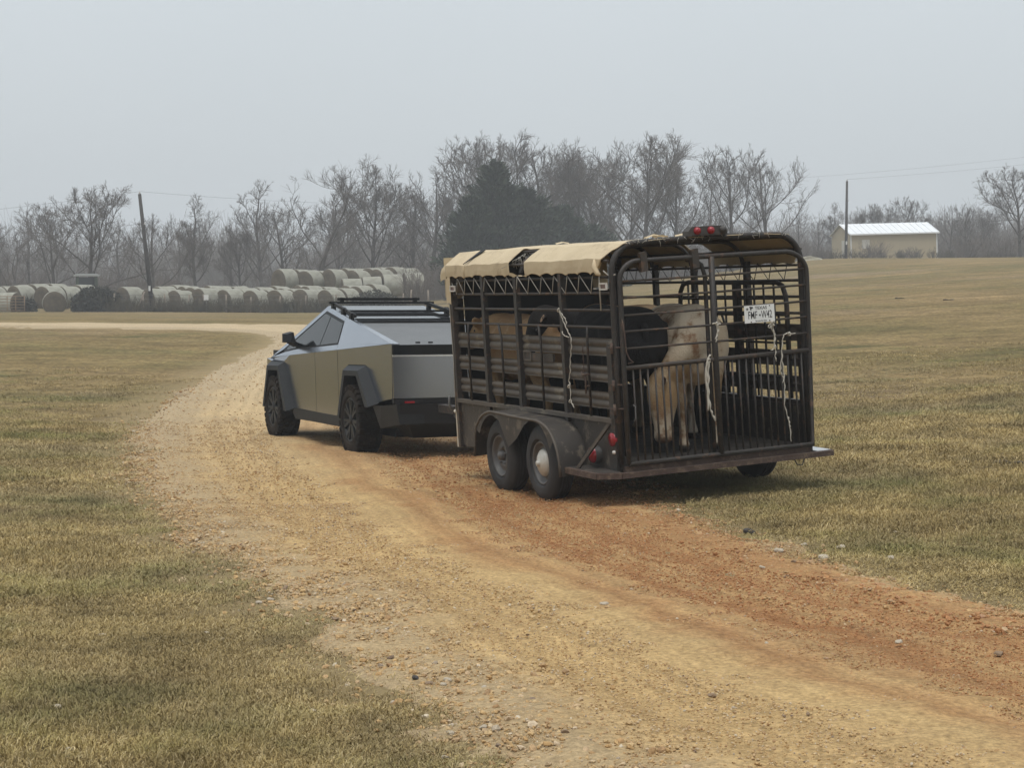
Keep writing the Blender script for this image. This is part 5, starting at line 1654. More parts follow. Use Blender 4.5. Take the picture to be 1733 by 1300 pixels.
def cow(name, label, m, x, y, yaw, neck, head, scale=1.0, wide=1.0, earm=None, eartilt=-.25, cat='cow', earl=1.0, tailed=True):
    """a young cow; +Y is where its chest points. neck: sections from the shoulder to the poll, head: poll to muzzle (x, y, z, hw, hh)"""
    body = [(0, -.74, .96, .05, .07), (0, -.72, .95, .17, .17), (0, -.62, .93, .235, .245), (0, -.45, .91, .262, .275), (0, -.2, .87, .285 * wide, .305), (0, .05, .86, .29 * wide, .315),
            (0, .27, .885, .262 * wide, .305), (0, .42, .91, .225, .285)]
    secs = resample(body + neck + head)
    mb = MB()
    mb.add(*loft(secs))
    # haunch and shoulder muscles, then the legs
    legs = []
    for s in (-1, 1):
        legs.append([(s * .165, .38, 1.00, .115, .17), (s * .185, .41, .80, .10, .14), (s * .155, .44, .62, .068, .085), (s * .145, .45, .47, .052, .058), (s * .14, .46, .40, .052, .056), (s * .138, .45, .31, .036, .042), (s * .138, .45, .15, .032, .037), (s * .138, .455, .09, .042, .046), (s * .138, .475, .045, .046, .055), (s * .138, .49, .0, .054, .068)])
        legs.append([(s * .155, -.46, 1.03, .13, .19), (s * .165, -.48, .82, .11, .185), (s * .165, -.44, .66, .088, .14), (s * .16, -.50, .53, .06, .085), (s * .155, -.575, .44, .048, .062), (s * .15, -.575, .33, .037, .046), (s * .15, -.545, .16, .034, .040), (s * .15, -.53, .09, .043, .048), (s * .15, -.505, .045, .047, .055), (s * .15, -.49, .0, .054, .068)])
    for lg in legs:
        mb.add(*loft(resample(lg, 2), 12))
    # brisket and udder-line fullness
    mb.add(*loft([(0, .33, .60, .05, .05), (0, .45, .62, .10, .10), (0, .56, .70, .10, .11), (0, .60, .80, .06, .07)], 12))
    H_ = np.array(head, float)
    poll = H_[0, :3]; muz = H_[-1, :3]
    ht = unit(muz - poll)
    sv = unit(np.cross(ht, (0, 0, 1)) if abs(ht[2]) < .92 else np.cross(ht, unit(np.array(neck[-1][:3]) - np.array(neck[0][:3]))))
    if sv[0] < 0: sv = -sv
    up = np.cross(sv, ht)
    ears = []
    for s in (-1, 1):
        e0 = poll + s * sv * .085 + ht * .03 + up * .02
        d = unit(s * sv + np.array([0, 0, eartilt]) - ht * .15)
        wv = unit(np.cross(d, up))
        E = [(*(e0 + d * q * earl), a * (.5 + .5 * earl), .018) for q, a in ((0, .03), (.05, .052), (.10, .060), (.15, .045), (.19, .014))]
        mb.add(*loft(E, 10, wv))
        ears.append((e0, d, wv))
    me = mb.mesh('tmp', m)
    tmp = bpy.data.objects.new('tmp', me)
    COL.objects.link(tmp)
    md = tmp.modifiers.new('r', 'REMESH'); md.mode = 'VOXEL'; md.voxel_size = .019
    ms = tmp.modifiers.new('s', 'SMOOTH'); ms.factor = .5; ms.iterations = 3
    dg = bpy.context.evaluated_depsgraph_get()
    fin = bpy.data.meshes.new_from_object(tmp.evaluated_get(dg))
    bpy.data.objects.remove(tmp)
    n = len(fin.vertices)
    co = np.empty(n * 3, np.float32); fin.vertices.foreach_get('co', co); co = co.reshape(-1, 3)
    co[:, :] *= (1 + .012 * fbm(co[:, 1] + co[:, 0] * .7, co[:, 2], 5, 3))[:, None]
    fin.vertices.foreach_set('co', co.ravel())
    fin.polygons.foreach_set('use_smooth', np.ones(len(fin.polygons), bool))
    a = fin.attributes.new('muzzle', 'FLOAT', 'POINT'); a.data.foreach_set('value', np.clip(1.6 - np.linalg.norm(co - muz, axis=1) / .062, 0, 1))
    a = fin.attributes.new('hoof', 'FLOAT', 'POINT'); a.data.foreach_set('value', np.clip((.065 - co[:, 2]) / .015, 0, 1))
    dz = np.clip((.80 - co[:, 2]) / .4, 0, 1) * np.clip((co[:, 2] - .34) / .1, 0, 1) + np.clip(1.4 - np.linalg.norm(co - poll, axis=1) / .30, 0, 1) * .8
    dz = np.clip(dz * (.75 + 1.1 * fbm(co[:, 1] * 1.3 + co[:, 0], co[:, 2], 3.2, 3)), 0, .9)
    a = fin.attributes.new('dirty', 'FLOAT', 'POINT'); a.data.foreach_set('value', dz.astype(np.float32))
    t = thing(name, label, cat)
    Mw = TL.matrix_world @ Matrix.Translation((x, y, .410)) @ Matrix.Rotation(yaw, 4, 'Z') @ Matrix.Diagonal((scale, scale, scale, 1))
    t.matrix_world = Mw
    fin.name = 'body'
    link('body', fin, t)
    for s in (-1, 1):
        e = poll + ht * (np.linalg.norm(muz - poll) * .33) + s * sv * .092 + up * .03
        eb = MB().lathe([(-.016, .0), (-.012, .011), (0, .017), (.012, .011), (.016, 0)], 12, 'x', e)
        eb.build('eye', M_EYE, t)
    if earm:
        for (e0, d, wv), s in zip(ears, (-1, 1)):
            nrm = unit(np.cross(d, wv)); nrm = nrm if nrm @ (ht + up * .5) > 0 else -nrm
            q = [e0 + d * a + wv * b + nrm * .019 for a, b in ((.03, 0), (.08, .036), (.13, .030), (.175, 0), (.13, -.030), (.08, -.036))]
            MB().slab(q, [p - nrm * .008 for p in q]).build('ear_lining', earm, t)
    if not tailed:
        MB().tube([(0, -.72, 1.04), (0, -.765, .98), (0, -.765, .86)], [.03, .026, .016], 8).build('tail', m, t)
        return t
    tw_ = MB().tube([(0, -.73, 1.04), (0, -.79, .98), (.01, -.80, .80), (.02, -.79, .60), (.03, -.78, .46)], [.03, .026, .018, .016, .016], 8)
    tw_.tube([(.03, -.78, .48), (.035, -.785, .38), (.04, -.775, .27)], [.018, .034, .008], 8)
    tw_.build('tail', m, t)
    return t
def hd(poll, muz, k=1.0):
    p, q = np.array(poll, float), np.array(muz, float)
    return [(*(p + (q - p) * f), a * k, b * k) for f, a, b in ((.0, .096, .112), (.14, .110, .120), (.36, .104, .110), (.60, .074, .088), (.80, .066, .072), (.93, .070, .066), (1.0, .040, .036))]
UPN = [(0, .58, 1.00, .15, .22), (0, .74, 1.08, .115, .165), (0, .88, 1.15, .10, .13)]
cow('cow', 'cream cow with brown smudges at the rear gate, head hanging low', C_CREAM, 1.09, .86, R(164.4),
    [(.06, .52, .83, .165, .24), (.16, .57, .75, .112, .17), (.25, .57, .66, .088, .125)], hd((.31, .55, .58), (.345, .66, .10), 1.10), 1.06, 1.16, M_EARDARK, -.05, earl=.7)
cow('cow', 'black cow with its rump against the rear gate, left of the cream cow', C_BLACK, .52, 1.10, R(-6),
    [(0, .58, .90, .15, .21), (0, .74, .82, .115, .165), (0, .88, .72, .10, .13)], hd((0, .97, .68), (0, 1.10, .30)), 1.08, 1.12, tailed=False)
cow('cow', 'tan cow at the front of the trailer, looking out over the near slats', C_TAN, .40, 2.70, R(4),
    [(.0, .56, .98, .15, .22), (-.01, .70, 1.03, .115, .165), (-.02, .80, 1.04, .10, .13)], hd((-.03, .84, 1.06), (-.17, 1.06, .88)), 1.02, .95, None, .45)
cow('cow', 'black cow standing crosswise in the middle, facing out with tan-lined ears', C_BLACK, 1.22, 1.95, R(80),
    UPN, hd((0, .93, 1.17), (.02, 1.12, .80)), 1.01, .95, M_EARIN, -.02)
cow('cow', 'buff cow half hidden on the far side of the trailer behind the black ones', C_BUFF, 1.40, 2.86, R(6),
    [(0, .54, .90, .15, .21), (0, .66, .82, .115, .165), (0, .74, .72, .10, .13)], hd((0, .78, .68), (0, .85, .30)), 1.04, .95)

# ------------------------------------------------------------------ twine tied to the bars
def rope(label, strands, r=.0055, knots=()):
    t = thing('twine', label, 'twine', TL.matrix_world @ Vector(strands[0][0]), np.array(TL.matrix_world.to_3x3()))
    o = np.array(strands[0][0])
    for P in strands:
        P = spline_nd(np.array(P, float), len(P) * 5) - o
        k = len(P)
        th = np.arange(k) * 1.3
        rr = r * (1 + .25 * np.sin(th))
        P[1:] += np.stack([.003 * np.sin(th), .002 * np.cos(th), 0 * th], 1)[1:]
        MB().tube(P, rr, 7).build('strand', M_TWINE, t)
    for c, q in knots:
        MB().tube([np.array(c) - o + (q * math.cos(a) * .8, .008 * math.sin(2 * a), q * math.sin(a)) for a in np.linspace(0, 5.5, 12)], q * .55, 7).build('knot', M_TWINE, t)
    return t
rope('frayed white twine knotted to the gate rod just below the licence plate', [[(1.465, -0.075, 1.491), (1.44, -0.075, 1.457), (1.477, -0.075, 1.389), (1.468, -0.075, 1.329), (1.482, -0.075, 1.267), (1.472, -0.075, 1.202), (1.482, -0.075, 1.161)], [(1.465, -0.075, 1.486), (1.467, -0.075, 1.42), (1.48, -0.075, 1.343), (1.459, -0.075, 1.269), (1.435, -0.075, 1.256)], [(1.46, -0.075, 1.491), (1.418, -0.075, 1.464), (1.434, -0.075, 1.447), (1.452, -0.075, 1.466)]], 0.0048, [((1.465, -0.075, 1.486), 0.018)])
rope('long thin twine hanging from the lowest gate rod near the field-side post', [[(1.681, -0.075, 1.385), (1.634, -0.075, 1.383), (1.611, -0.075, 1.395), (1.564, -0.075, 1.378)], [(1.564, -0.075, 1.378), (1.548, -0.075, 1.313), (1.537, -0.075, 1.213), (1.543, -0.075, 1.111), (1.549, -0.075, 1.009), (1.549, -0.075, 0.907), (1.542, -0.075, 0.781), (1.565, -0.075, 0.677), (1.583, -0.075, 0.574), (1.588, -0.075, 0.461)], [(1.543, -0.075, 1.212), (1.519, -0.075, 1.103), (1.527, -0.075, 1.041), (1.543, -0.075, 1.009), (1.535, -0.075, 0.969)], [(1.571, -0.075, 0.672), (1.58, -0.075, 0.62), (1.583, -0.075, 0.579)]], 0.0045, [((1.622, -0.075, 1.384), 0.013)])
rope('short white twine tied round the gate rod right of the centre post', [[(0.958, -0.075, 1.515), (0.924, -0.075, 1.512), (0.907, -0.075, 1.523), (0.885, -0.075, 1.52)], [(0.929, -0.075, 1.512), (0.937, -0.075, 1.457), (0.918, -0.075, 1.408), (0.91, -0.075, 1.364)], [(0.924, -0.075, 1.512), (0.926, -0.075, 1.447), (0.905, -0.075, 1.389)]], 0.006, [((0.924, -0.075, 1.517), 0.013)])
rope('long thick white twine hanging down beside the centre post of the gate', [[(0.827, -0.075, 1.205), (0.819, -0.075, 1.066), (0.812, -0.075, 0.942), (0.822, -0.075, 0.817), (0.841, -0.075, 0.755), (0.866, -0.075, 0.703)], [(0.847, -0.075, 1.264), (0.816, -0.075, 1.206), (0.802, -0.075, 1.068), (0.805, -0.075, 0.928), (0.803, -0.075, 0.793)], [(0.816, -0.075, 1.206), (0.793, -0.075, 1.093), (0.802, -0.075, 0.968)]], 0.008, [((0.833, -0.075, 1.215), 0.014)])
rope('white twine hanging from the second side rail down over the slats', [[(-0.035, 1.015, 1.689), (-0.035, 0.983, 1.647), (-0.035, 0.95, 1.612), (-0.035, 0.895, 1.55), (-0.035, 0.84, 1.495), (-0.035, 0.796, 1.454)], [(-0.035, 1.015, 1.689), (-0.035, 0.956, 1.653), (-0.035, 0.887, 1.607), (-0.035, 0.868, 1.566)], [(-0.035, 0.977, 1.503), (-0.035, 0.943, 1.472), (-0.035, 0.87, 1.458), (-0.035, 0.833, 1.454)], [(-0.035, 0.796, 1.454), (-0.035, 0.793, 1.383), (-0.035, 0.816, 1.305), (-0.035, 0.839, 1.228), (-0.035, 0.85, 1.15), (-0.035, 0.884, 1.082), (-0.035, 0.867, 1.021), (-0.035, 0.869, 0.917), (-0.035, 0.849, 0.877), (-0.035, 0.804, 0.843)]], 0.0045, [((-0.035, 1.015, 1.689), 0.014), ((-0.035, 0.892, 1.025), 0.012), ((-0.035, 0.884, 0.896), 0.011)])
# ------------------------------------------------------------------ short dormant grass and loose gravel
def scatter_group(name):
    ng = bpy.data.node_groups.new(name, 'GeometryNodeTree')
    ng.interface.new_socket('Geometry', in_out='INPUT', socket_type='NodeSocketGeometry')
    ng.interface.new_socket('Geometry', in_out='OUTPUT', socket_type='NodeSocketGeometry')
    return ng
def scatter(name, P, rot, scl, idx, protos, tint=None):
    """one object of kind stuff that lays small meshes on the points P"""
    tint = np.zeros(len(P)) if tint is None else tint
    c = bpy.data.collections.new(name + '_pieces')
    for k, me in enumerate(protos):
        c.objects.link(bpy.data.objects.new('%s_piece_%02d' % (name, k), me))
    me = bpy.data.meshes.new(name)
    me.vertices.add(len(P)); me.vertices.foreach_set('co', P.astype(np.float32).ravel())
    a = me.attributes.new('rot', 'FLOAT_VECTOR', 'POINT'); a.data.foreach_set('vector', rot.astype(np.float32).ravel())
    a = me.attributes.new('scl', 'FLOAT_VECTOR', 'POINT'); a.data.foreach_set('vector', scl.astype(np.float32).ravel())
    a = me.attributes.new('idx', 'INT', 'POINT'); a.data.foreach_set('value', idx.astype(np.int32))
    a = me.attributes.new('tint', 'FLOAT', 'POINT'); a.data.foreach_set('value', np.asarray(tint, np.float32))
    o = link(name, me)
    ng = scatter_group(name)
    N, L = ng.nodes, ng.links
    gi, go = N.new('NodeGroupInput'), N.new('NodeGroupOutput')
    ip = N.new('GeometryNodeInstanceOnPoints')
    ci = N.new('GeometryNodeCollectionInfo')
    ci.inputs['Collection'].default_value = c
    ci.inputs['Separate Children'].default_value = True
    ci.inputs['Reset Children'].default_value = True
    def attr(n, t):
        x = N.new('GeometryNodeInputNamedAttribute'); x.data_type = t; x.inputs['Name'].default_value = n
        return x.outputs['Attribute']
    L.new(gi.outputs[0], ip.inputs['Points'])
    L.new(ci.outputs[0], ip.inputs['Instance'])
    ip.inputs['Pick Instance'].default_value = True
    L.new(attr('idx', 'INT'), ip.inputs['Instance Index'])
    e2r = N.new('FunctionNodeEulerToRotation')
    L.new(attr('rot', 'FLOAT_VECTOR'), e2r.inputs[0])
    L.new(e2r.outputs[0], ip.inputs['Rotation'])
    L.new(attr('scl', 'FLOAT_VECTOR'), ip.inputs['Scale'])
    L.new(ip.outputs[0], go.inputs[0])
    md = o.modifiers.new('scatter', 'NODES')
    md.node_group = ng
    return tag(o, kind='stuff')

def grass_material():
    m = bpy.data.materials.new('grass_blades')
    m.use_nodes = True
    N, L = m.node_tree.nodes, m.node_tree.links
    b = N['Principled BSDF']
    b.inputs['Roughness'].default_value = 0.8
    b.inputs['Specular IOR Level'].default_value = 0.2
    ge = N.new('ShaderNodeNewGeometry')
    def noise(s, d=4):
        n = N.new('ShaderNodeTexNoise'); n.inputs['Scale'].default_value = s; n.inputs['Detail'].default_value = d; n.inputs['Roughness'].default_value = .65
        L.new(ge.outputs['Position'], n.inputs['Vector'])
        return n.outputs['Fac']
    def ramp(f, *st):
        r = N.new('ShaderNodeValToRGB'); e = r.color_ramp.elements
        while len(e) < len(st): e.new(0.5)
        for q, (p, c) in zip(e, st):
            q.position = p; q.color = (*c, 1) if not np.isscalar(c) else (c, c, c, 1)
        L.new(f, r.inputs['Fac'])
        return r.outputs[0]
    def mix(f, a, c):
        x = N.new('ShaderNodeMixRGB')
        if isinstance(f, float): x.inputs[0].default_value = f
        else: L.new(f, x.inputs[0])
        for k, q in ((1, a), (2, c)):
            if isinstance(q, tuple): x.inputs[k].default_value = (*q, 1)
            else: L.new(q, x.inputs[k])
        return x.outputs[0]
    rnd = ge.outputs['Random Per Island']
    straw = ramp(rnd, (0.0, (.50, .375, .18)), (0.35, (.38, .275, .118)), (0.6, (.25, .175, .075)), (0.8, (.64, .51, .29)), (1.0, (.19, .15, .06)))
    grn = ramp(rnd, (0.0, (.13, .165, .04)), (0.4, (.21, .22, .066)), (0.7, (.30, .25, .11)), (1.0, (.085, .12, .034)))
    f = ramp(noise(0.33, 5), (0.47, 0.14), (0.68, 0.95))
    col = mix(f, straw, grn)
    dull = ramp(noise(0.16, 3), (0.45, 0.0), (0.65, 0.6))
    col = mix(dull, col, (.29, .235, .15))
    tone = N.new('ShaderNodeMixRGB'); tone.blend_type = 'MULTIPLY'; tone.inputs[0].default_value = 1.0
    L.new(col, tone.inputs[1]); L.new(ramp(noise(1.5, 4), (0.34, .58), (0.64, 1.22)), tone.inputs[2])
    col = tone.outputs[0]
    L.new(col, b.inputs['Base Color'])
    return m
M_GRASS = grass_material()

def grass_patch(seed, blades, rad, lmin, lmax, flat):
    g = np.random.default_rng(seed)
    n = blades
    q = np.sqrt(g.random(n)) * rad; a = g.uniform(0, 2 * np.pi, n)
    B = np.stack([q * np.cos(a), q * np.sin(a), np.full(n, -.008)], 1)
    L_ = g.uniform(lmin, lmax, n)
    h = g.uniform(0, 2 * np.pi, n)
    el0 = g.uniform(.3, 1.4, n); el1 = el0 - g.uniform(.5, 1.7, n) * flat
    def dirv(el, hh): return np.stack([np.cos(hh) * np.cos(el), np.sin(hh) * np.cos(el), np.sin(el)], 1)
    h2 = h + g.normal(0, .7, n)
    P1 = B + dirv(el0, h) * (L_ * .45)[:, None]
    P2 = P1 + dirv((el0 + el1) / 2, h2) * (L_ * .32)[:, None]
    P3 = P2 + dirv(el1, h2 + g.normal(0, .6, n)) * (L_ * .33)[:, None]
    P3[:, 2] = np.maximum(P3[:, 2], .002)
    w = g.uniform(.0013, .0024, n)[:, None]
    sv = np.stack([-np.sin(h + .6), np.cos(h + .6), np.zeros(n)], 1)
    V = np.stack([B - sv * w, B + sv * w, P1 - sv * w, P1 + sv * w, P2 - sv * w * .8, P2 + sv * w * .8, P3], 1).reshape(-1, 3)
    o = np.arange(n)[:, None] * 7
    F = np.concatenate([o + np.array([[0, 1, 3, 2]]), o + np.array([[2, 3, 5, 4]])]).tolist() + (o + np.array([[4, 5, 6]])).tolist()
    me = bpy.data.meshes.new('grass_patch')
    me.from_pydata(V.tolist(), [], F)
    me.materials.append(M_GRASS)
    return me

def sector(g, r0, r1, n, half=24.0):
    r = np.sqrt(g.uniform(r0 * r0, r1 * r1, n)); a = np.radians(g.uniform(-half, half, n))
    return r * np.sin(a), r * np.cos(a)
def lay_grass():
    g = np.random.default_rng(77)
    Xs, Ys, Sc = [], [], []
    for r0, r1, n, s in ((5.2, 11, 11000, .9), (11, 18, 12500, 1.15), (18, 30, 10500, 1.6), (30, 44, 3600, 2.0)):
        x, y = sector(g, r0, r1, n)
        Xs.append(x); Ys.append(y); Sc.append(np.full(n, s))
    x, y, s = map(np.concatenate, (Xs, Ys, Sc))
    a, dd, ii = road_uv(x, y)
    e = dd + ragged(x, y)
    keep = (-e > g.uniform(-.12, .75, len(x)) ** 1.0)
    # a few tufts creep onto the shoulder
    keep |= (e < .25) & (g.random(len(x)) < .10)
    keep &= g.random(len(x)) < np.clip(.80 + 1.5 * fbm(x, y, 1.1, 3), .25, 1) * np.clip((46 - np.hypot(x, y)) / 16, .1, 1)
    x, y, s, e = x[keep], y[keep], s[keep], e[keep]
    z = H(x, y) + gnoise(x, y) + np.maximum(road_lift(dd[keep], x, y), 0) * .5
    clump = .75 + .9 * np.clip(fbm(x, y, 0.8, 3) + .35, 0, 1)
    sc = s * clump * g.uniform(.8, 1.25, len(x)) * np.clip(.65 - e * .35, .55, 1)
    n = len(x)
    scl = np.stack([s * g.uniform(.9, 1.2, n), s * g.uniform(.9, 1.2, n), np.minimum(sc, 1.35)], 1)
    rot = np.stack([g.normal(0, .05, n), g.normal(0, .05, n), g.uniform(0, 6.28, n)], 1)
    protos = [grass_patch(100 + k, 170, .26, .018, .046, (1.0, 1.2, .8, 1.1, .9)[k % 5]) for k in range(6)]
    return scatter('grass_tufts', np.stack([x, y, z], 1), rot, scl, g.integers(0, 6, n), protos)
lay_grass()

def stone_material(name):
    m = bpy.data.materials.new(name)
    m.use_nodes = True
    N, L = m.node_tree.nodes, m.node_tree.links
    b = N['Principled BSDF']
    b.inputs['Roughness'].default_value = .85
    b.inputs['Specular IOR Level'].default_value = .25
    oi = N.new('ShaderNodeObjectInfo')
    r = N.new('ShaderNodeValToRGB'); e = r.color_ramp.elements
    st = ((0, (.50, .345, .17)), (.22, (.40, .25, .11)), (.42, (.54, .395, .215)), (.58, (.30, .175, .08)), (.74, (.50, .39, .25)), (.88, (.42, .26, .12)), (.96, (.56, .48, .36)), (1.0, (.15, .10, .07)))
    while len(e) < len(st): e.new(.5)
    for q, (p, c) in zip(e, st): q.position = p; q.color = (*c, 1)
    r.color_ramp.interpolation = 'LINEAR'
    L.new(oi.outputs['Random'], r.inputs['Fac'])
    ti = N.new('ShaderNodeAttribute'); ti.attribute_type = 'INSTANCER'; ti.attribute_name = 'tint'
    mxr = N.new('ShaderNodeMixRGB'); L.new(ti.outputs['Fac'], mxr.inputs[0]); L.new(r.outputs[0], mxr.inputs[1]); mxr.inputs[2].default_value = (.34, .15, .06, 1)
    tc = N.new('ShaderNodeTexCoord'); nz = N.new('ShaderNodeTexNoise'); nz.inputs['Scale'].default_value = 2.5; nz.inputs['Detail'].default_value = 5
    L.new(tc.outputs['Object'], nz.inputs['Vector'])
    mr = N.new('ShaderNodeMapRange'); mr.inputs[1].default_value = .3; mr.inputs[2].default_value = .7; mr.inputs[3].default_value = .75; mr.inputs[4].default_value = 1.15
    L.new(nz.outputs['Fac'], mr.inputs[0])
    x = N.new('ShaderNodeMixRGB'); x.blend_type = 'MULTIPLY'; x.inputs[0].default_value = 1
    L.new(mxr.outputs[0], x.inputs[1]); L.new(mr.outputs[0], x.inputs[2])
    L.new(x.outputs[0], b.inputs['Base Color'])
    return m
M_GRAVEL = stone_material('gravel_stone')
def stone_mesh(seed, m, sub=1):
    import bmesh
    g = np.random.default_rng(seed)
    bm = bmesh.new()
    bmesh.ops.create_icosphere(bm, subdivisions=sub, radius=1.0)
    me = bpy.data.meshes.new('stone')
    bm.to_mesh(me); bm.free()
    n = len(me.vertices)
    co = np.empty(n * 3, np.float32); me.vertices.foreach_get('co', co); co = co.reshape(-1, 3)
    A = g.normal(0, 1, (5, 3)); A /= np.linalg.norm(A, axis=1)[:, None]
    for d in A:                                           # knock flats off the ball
        h = co @ d; lim = g.uniform(.55, .85)
        co -= np.where(h > lim, h - lim, 0)[:, None] * d
    co *= np.array([1, g.uniform(.7, 1), g.uniform(.5, .75)])
    co += g.normal(0, .03, co.shape)
    me.vertices.foreach_set('co', co.astype(np.float32).ravel())
    me.materials.append(m)
    return me
def lay_gravel():
    g = np.random.default_rng(78)
    Xs, Ys, Sz, Ks = [], [], [], []
    for r0, r1, n, s0, s1, k in ((5.2, 10, 85000, .0030, .0095, 0), (10, 17, 120000, .0045, .0125, 0), (17, 30, 70000, .008, .018, 0), (30, 60, 20000, .014, .030, 0),
                              (5.2, 12, 38000, .008, .026, 1), (12, 24, 40000, .010, .030, 1), (24, 40, 12000, .018, .036, 1)):
        x, y = sector(g, r0, r1, n)
        Xs.append(x); Ys.append(y); Sz.append(s0 + (s1 - s0) * g.random(n) ** 3); Ks.append(np.full(n, k))
    x, y, s, k = map(np.concatenate, (Xs, Ys, Sz, Ks))
    a, dd, ii = road_uv(x, y)
    e = dd + ragged(x, y)
    lt = (a + 1) / 2
    swept = .25 * np.exp(-((lt - .27) / .06) ** 2) + .3 * np.exp(-((lt - .65) / .05) ** 2) + .3 * np.exp(-((lt - .79) / .05) ** 2)
    body = (k == 0) & (e > .05) & (g.random(len(x)) > swept)
    band = np.exp(-((e - .22) / .30) ** 2) * (.35 + .9 * np.clip(fbm(x, y, .5, 3) + .35, 0, 1)) * np.where(a < 0, 1.0, .8)
    keep = body | ((k == 1) & (g.random(len(x)) < band))
    x, y, s, dd, lt = x[keep], y[keep], s[keep], dd[keep], lt[keep]
    red = np.interp(lt, [0, .42, .50, .62, .85, .95, 1.0], [0, 0, .45, .85, .85, .5, .15]) * np.clip(1.25 - (y - 12) / 26, 0, 1) * np.where(g.random(len(x)) < .22, .2, 1)
    z = H(x, y) + gnoise(x, y) + np.maximum(road_lift(dd, x, y), 0) + s * .12
    n = len(x)
    rot = np.stack([g.normal(0, .35, n), g.normal(0, .35, n), g.uniform(0, 6.28, n)], 1)
    scl = s[:, None] * g.uniform(.8, 1.2, (n, 3))
    scatter('gravel', np.stack([x, y, z], 1), rot, scl, g.integers(0, 7, n), [stone_mesh(200 + q, M_GRAVEL) for q in range(7)], red)
lay_gravel()

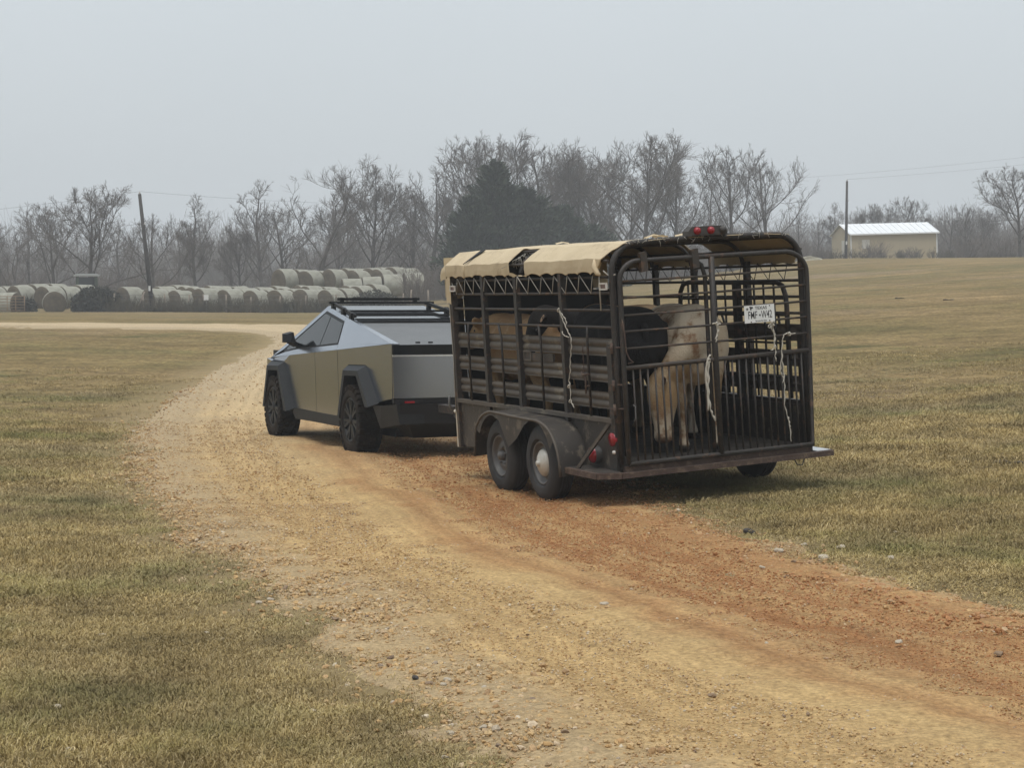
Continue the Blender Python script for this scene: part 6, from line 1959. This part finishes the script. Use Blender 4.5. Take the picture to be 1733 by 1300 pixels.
# stones one can pick out
M_PALE = mat('pale_stone', (.46, .40, .31), (.36, .305, .23), 9, .85, bump=.3, bscale=30)
M_BROWNST = mat('brown_stone', (.20, .135, .085), (.27, .19, .12), 9, .85, bump=.3, bscale=30)
M_DARKST = mat('dark_stone', (.035, .03, .028), (.06, .05, .045), 9, .8, bump=.3, bscale=30)
STN = {'pale': [stone_mesh(300 + k, M_PALE, 2) for k in range(4)], 'brown': [stone_mesh(310 + k, M_BROWNST, 2) for k in range(3)], 'dark': [stone_mesh(320 + k, M_DARKST, 2) for k in range(2)]}
g = np.random.default_rng(31)
for kind, x, y, s, label, group in [
    ('pale', -2.13, 9.867, 0.0274, 'white stone alone in the grass at the far left', 'pale stones along the road'),
    ('pale', -1.596, 9.947, 0.0153, 'small pale stone in the grass, upper one of a close pair', 'pale stones along the road'),
    ('pale', -1.489, 9.789, 0.0166, 'small pale stone in the grass, lower one of a close pair', 'pale stones along the road'),
    ('pale', -0.852, 8.134, 0.0226, 'flat white stone in the grass, lowest of those left of the gravel edge', 'pale stones along the road'),
    ('pale', -1.737, 7.449, 0.0207, 'buried tan stone in the lower left grass', 'pale stones along the road'),
    ('pale', -1.971, 8.229, 0.0254, 'half-buried tan stone in the left grass', 'pale stones along the road'),
    ('pale', -1.162, 7.882, 0.017, 'grey-tan stone in green grass near the lower edge', 'pale stones along the road'),
    ('pale', -0.521, 8.312, 0.018, 'pale bluish stone in the grass beside the gravel edge', 'pale stones along the road'),
    ('dark', -0.443, 8.757, 0.0243, 'black lump on the gravel edge', None),
    ('brown', -0.378, 8.659, 0.0214, 'brown stone touching the black lump on the gravel edge', None),
    ('pale', -0.296, 8.697, 0.0242, 'grey stone in the heaped gravel right of the black lump', 'pale stones along the road'),
    ('pale', -0.313, 8.63, 0.0186, 'tilted pale stone in the heaped gravel right of the black lump', 'pale stones along the road'),
    ('brown', -0.956, 10.346, 0.0287, 'dark brown stone at the road edge, larger one by the grass tongue', None),
    ('brown', -1.354, 11.374, 0.0281, 'brown stone at the top of the left gravel edge', None),
    ('pale', -1.403, 11.059, 0.0239, 'white stone in a row on the left gravel edge', 'pale stones along the road'),
    ('pale', -1.457, 10.953, 0.0237, 'white stone just left of another at the gravel edge', 'pale stones along the road'),
    ('pale', -0.125, 8.466, 0.0209, 'tan block-shaped stone on the lower gravel edge', 'pale stones along the road'),
    ('pale', -0.249, 7.657, 0.0213, 'pale peaked stone in the grass below the heaped gravel', 'pale stones along the road'),
    ('pale', -0.116, 7.654, 0.0213, 'pale stone with a shadowed side near the lower road edge', 'pale stones along the road'),
    ('brown', 0.212, 7.451, 0.023, 'brown lump at the bottom edge of the road', None),
    ('pale', -0.259, 7.261, 0.0202, 'long pale stone at the bottom of the left grass', 'pale stones along the road'),
    ('brown', 0.08, 9.749, 0.015, 'small dark stone in the middle of the road', None),
    ('pale', 0.517, 10.64, 0.0328, 'tan stone lying in the middle of the tracks', 'pale stones along the road'),
    ('pale', 1.258, 9.401, 0.0174, 'pale grey stone on the road, left of a white one', 'pale stones along the road'),
    ('pale', 1.914, 9.408, 0.0232, 'pale rounded stone in the right wheel track', 'pale stones along the road'),
    ('brown', 2.334, 9.115, 0.0281, 'brown flat stone at the right end of the red track', None),
    ('dark', 1.755, 14.067, 0.0521, 'dark clump where gravel meets grass behind the trailer', None),
    ('pale', 1.812, 12.942, 0.0359, 'pale stone at the right gravel edge below the dark clump', 'pale stones along the road'),
    ('pale', 2.052, 13.385, 0.0289, 'pale stone in the grass right of the road', 'pale stones along the road'),
    ('pale', 2.074, 12.676, 0.0469, 'grey stone at the right gravel edge, largest there', 'pale stones along the road'),
    ('pale', 2.282, 13.223, 0.0367, 'white stone in the grass above the right gravel edge', 'pale stones along the road'),
    ('pale', 2.509, 12.59, 0.0311, 'white stone out in the grass, right of all on the gravel edge', 'pale stones along the road'),
    ('pale', 2.803, 13.902, 0.0257, 'small white stone in the right-hand grass', 'pale stones along the road'),
    ('brown', 1.83, 12.377, 0.0267, 'brown stone on the right gravel edge', None),
    ('brown', 1.113, 7.775, 0.012, 'small dark stone low on the road', None),
    ('brown', 1.217, 7.806, 0.012, 'black-brown pebble low on the road, right of another', None),
    ('brown', 0.863, 8.191, 0.0228, 'brown stone in the lower middle of the road', None),
    ('pale', 1.595, 12.137, 0.0225, 'flat grey stone where the red soil starts', 'pale stones along the road'),
]:
    o = link('stone', STN[kind][g.integers(0, len(STN[kind]))])
    z = float(ground_z(np.array([x]), np.array([y]))[0])
    o.location = (x, y, z + s * .22)
    o.rotation_euler = (g.normal(0, .2), g.normal(0, .2), g.uniform(0, 6))
    o.scale = (s, s * g.uniform(.75, 1), s * g.uniform(.75, .95))
    tag(o, label, 'stone', group)
# clods of dark earth in the field
M_CLOD = mat('dark_clod', (.055, .045, .032), (.09, .07, .045), 9, .95, bump=.5, bscale=30)
for x, y, s, label in [
    (-6.443, 27.283, 0.084, 'dark flat clod of dung in the left field'),
    (-6.875, 37.749, 0.047, 'small dark clod left of the road bend'),
    (4.721, 18.523, 0.143, 'large dark patch of churned earth at the right edge'),
    (7.047, 26.618, 0.09, 'dark clod in the right field above the churned patch'),
    (14.577, 72.014, 0.156, 'brown tuft heap far out in the right field'),
    (15.283, 67.114, 0.166, 'brown tuft heap near another far out in the field'),
]:
    gg = np.random.default_rng(int(abs(x * 100)))
    z = float(ground_z(np.array([x]), np.array([y]))[0])
    mb = MB()
    for q in range(7):
        me = stone_mesh(400 + q, M_CLOD, 1)
        co = np.empty(len(me.vertices) * 3, np.float32); me.vertices.foreach_get('co', co)
        V = co.reshape(-1, 3) * s * gg.uniform(.3, .55) * np.array([1.2, 1, .6]) + np.array([gg.normal(0, s * .55), gg.normal(0, s * .35), s * .05])
        mb.add(V, [tuple(p.vertices) for p in me.polygons])
        bpy.data.meshes.remove(me)
    o = mb.build('dung_patch', M_CLOD)
    o.location = (x, y, z)
    tag(o, label, 'dung patch')
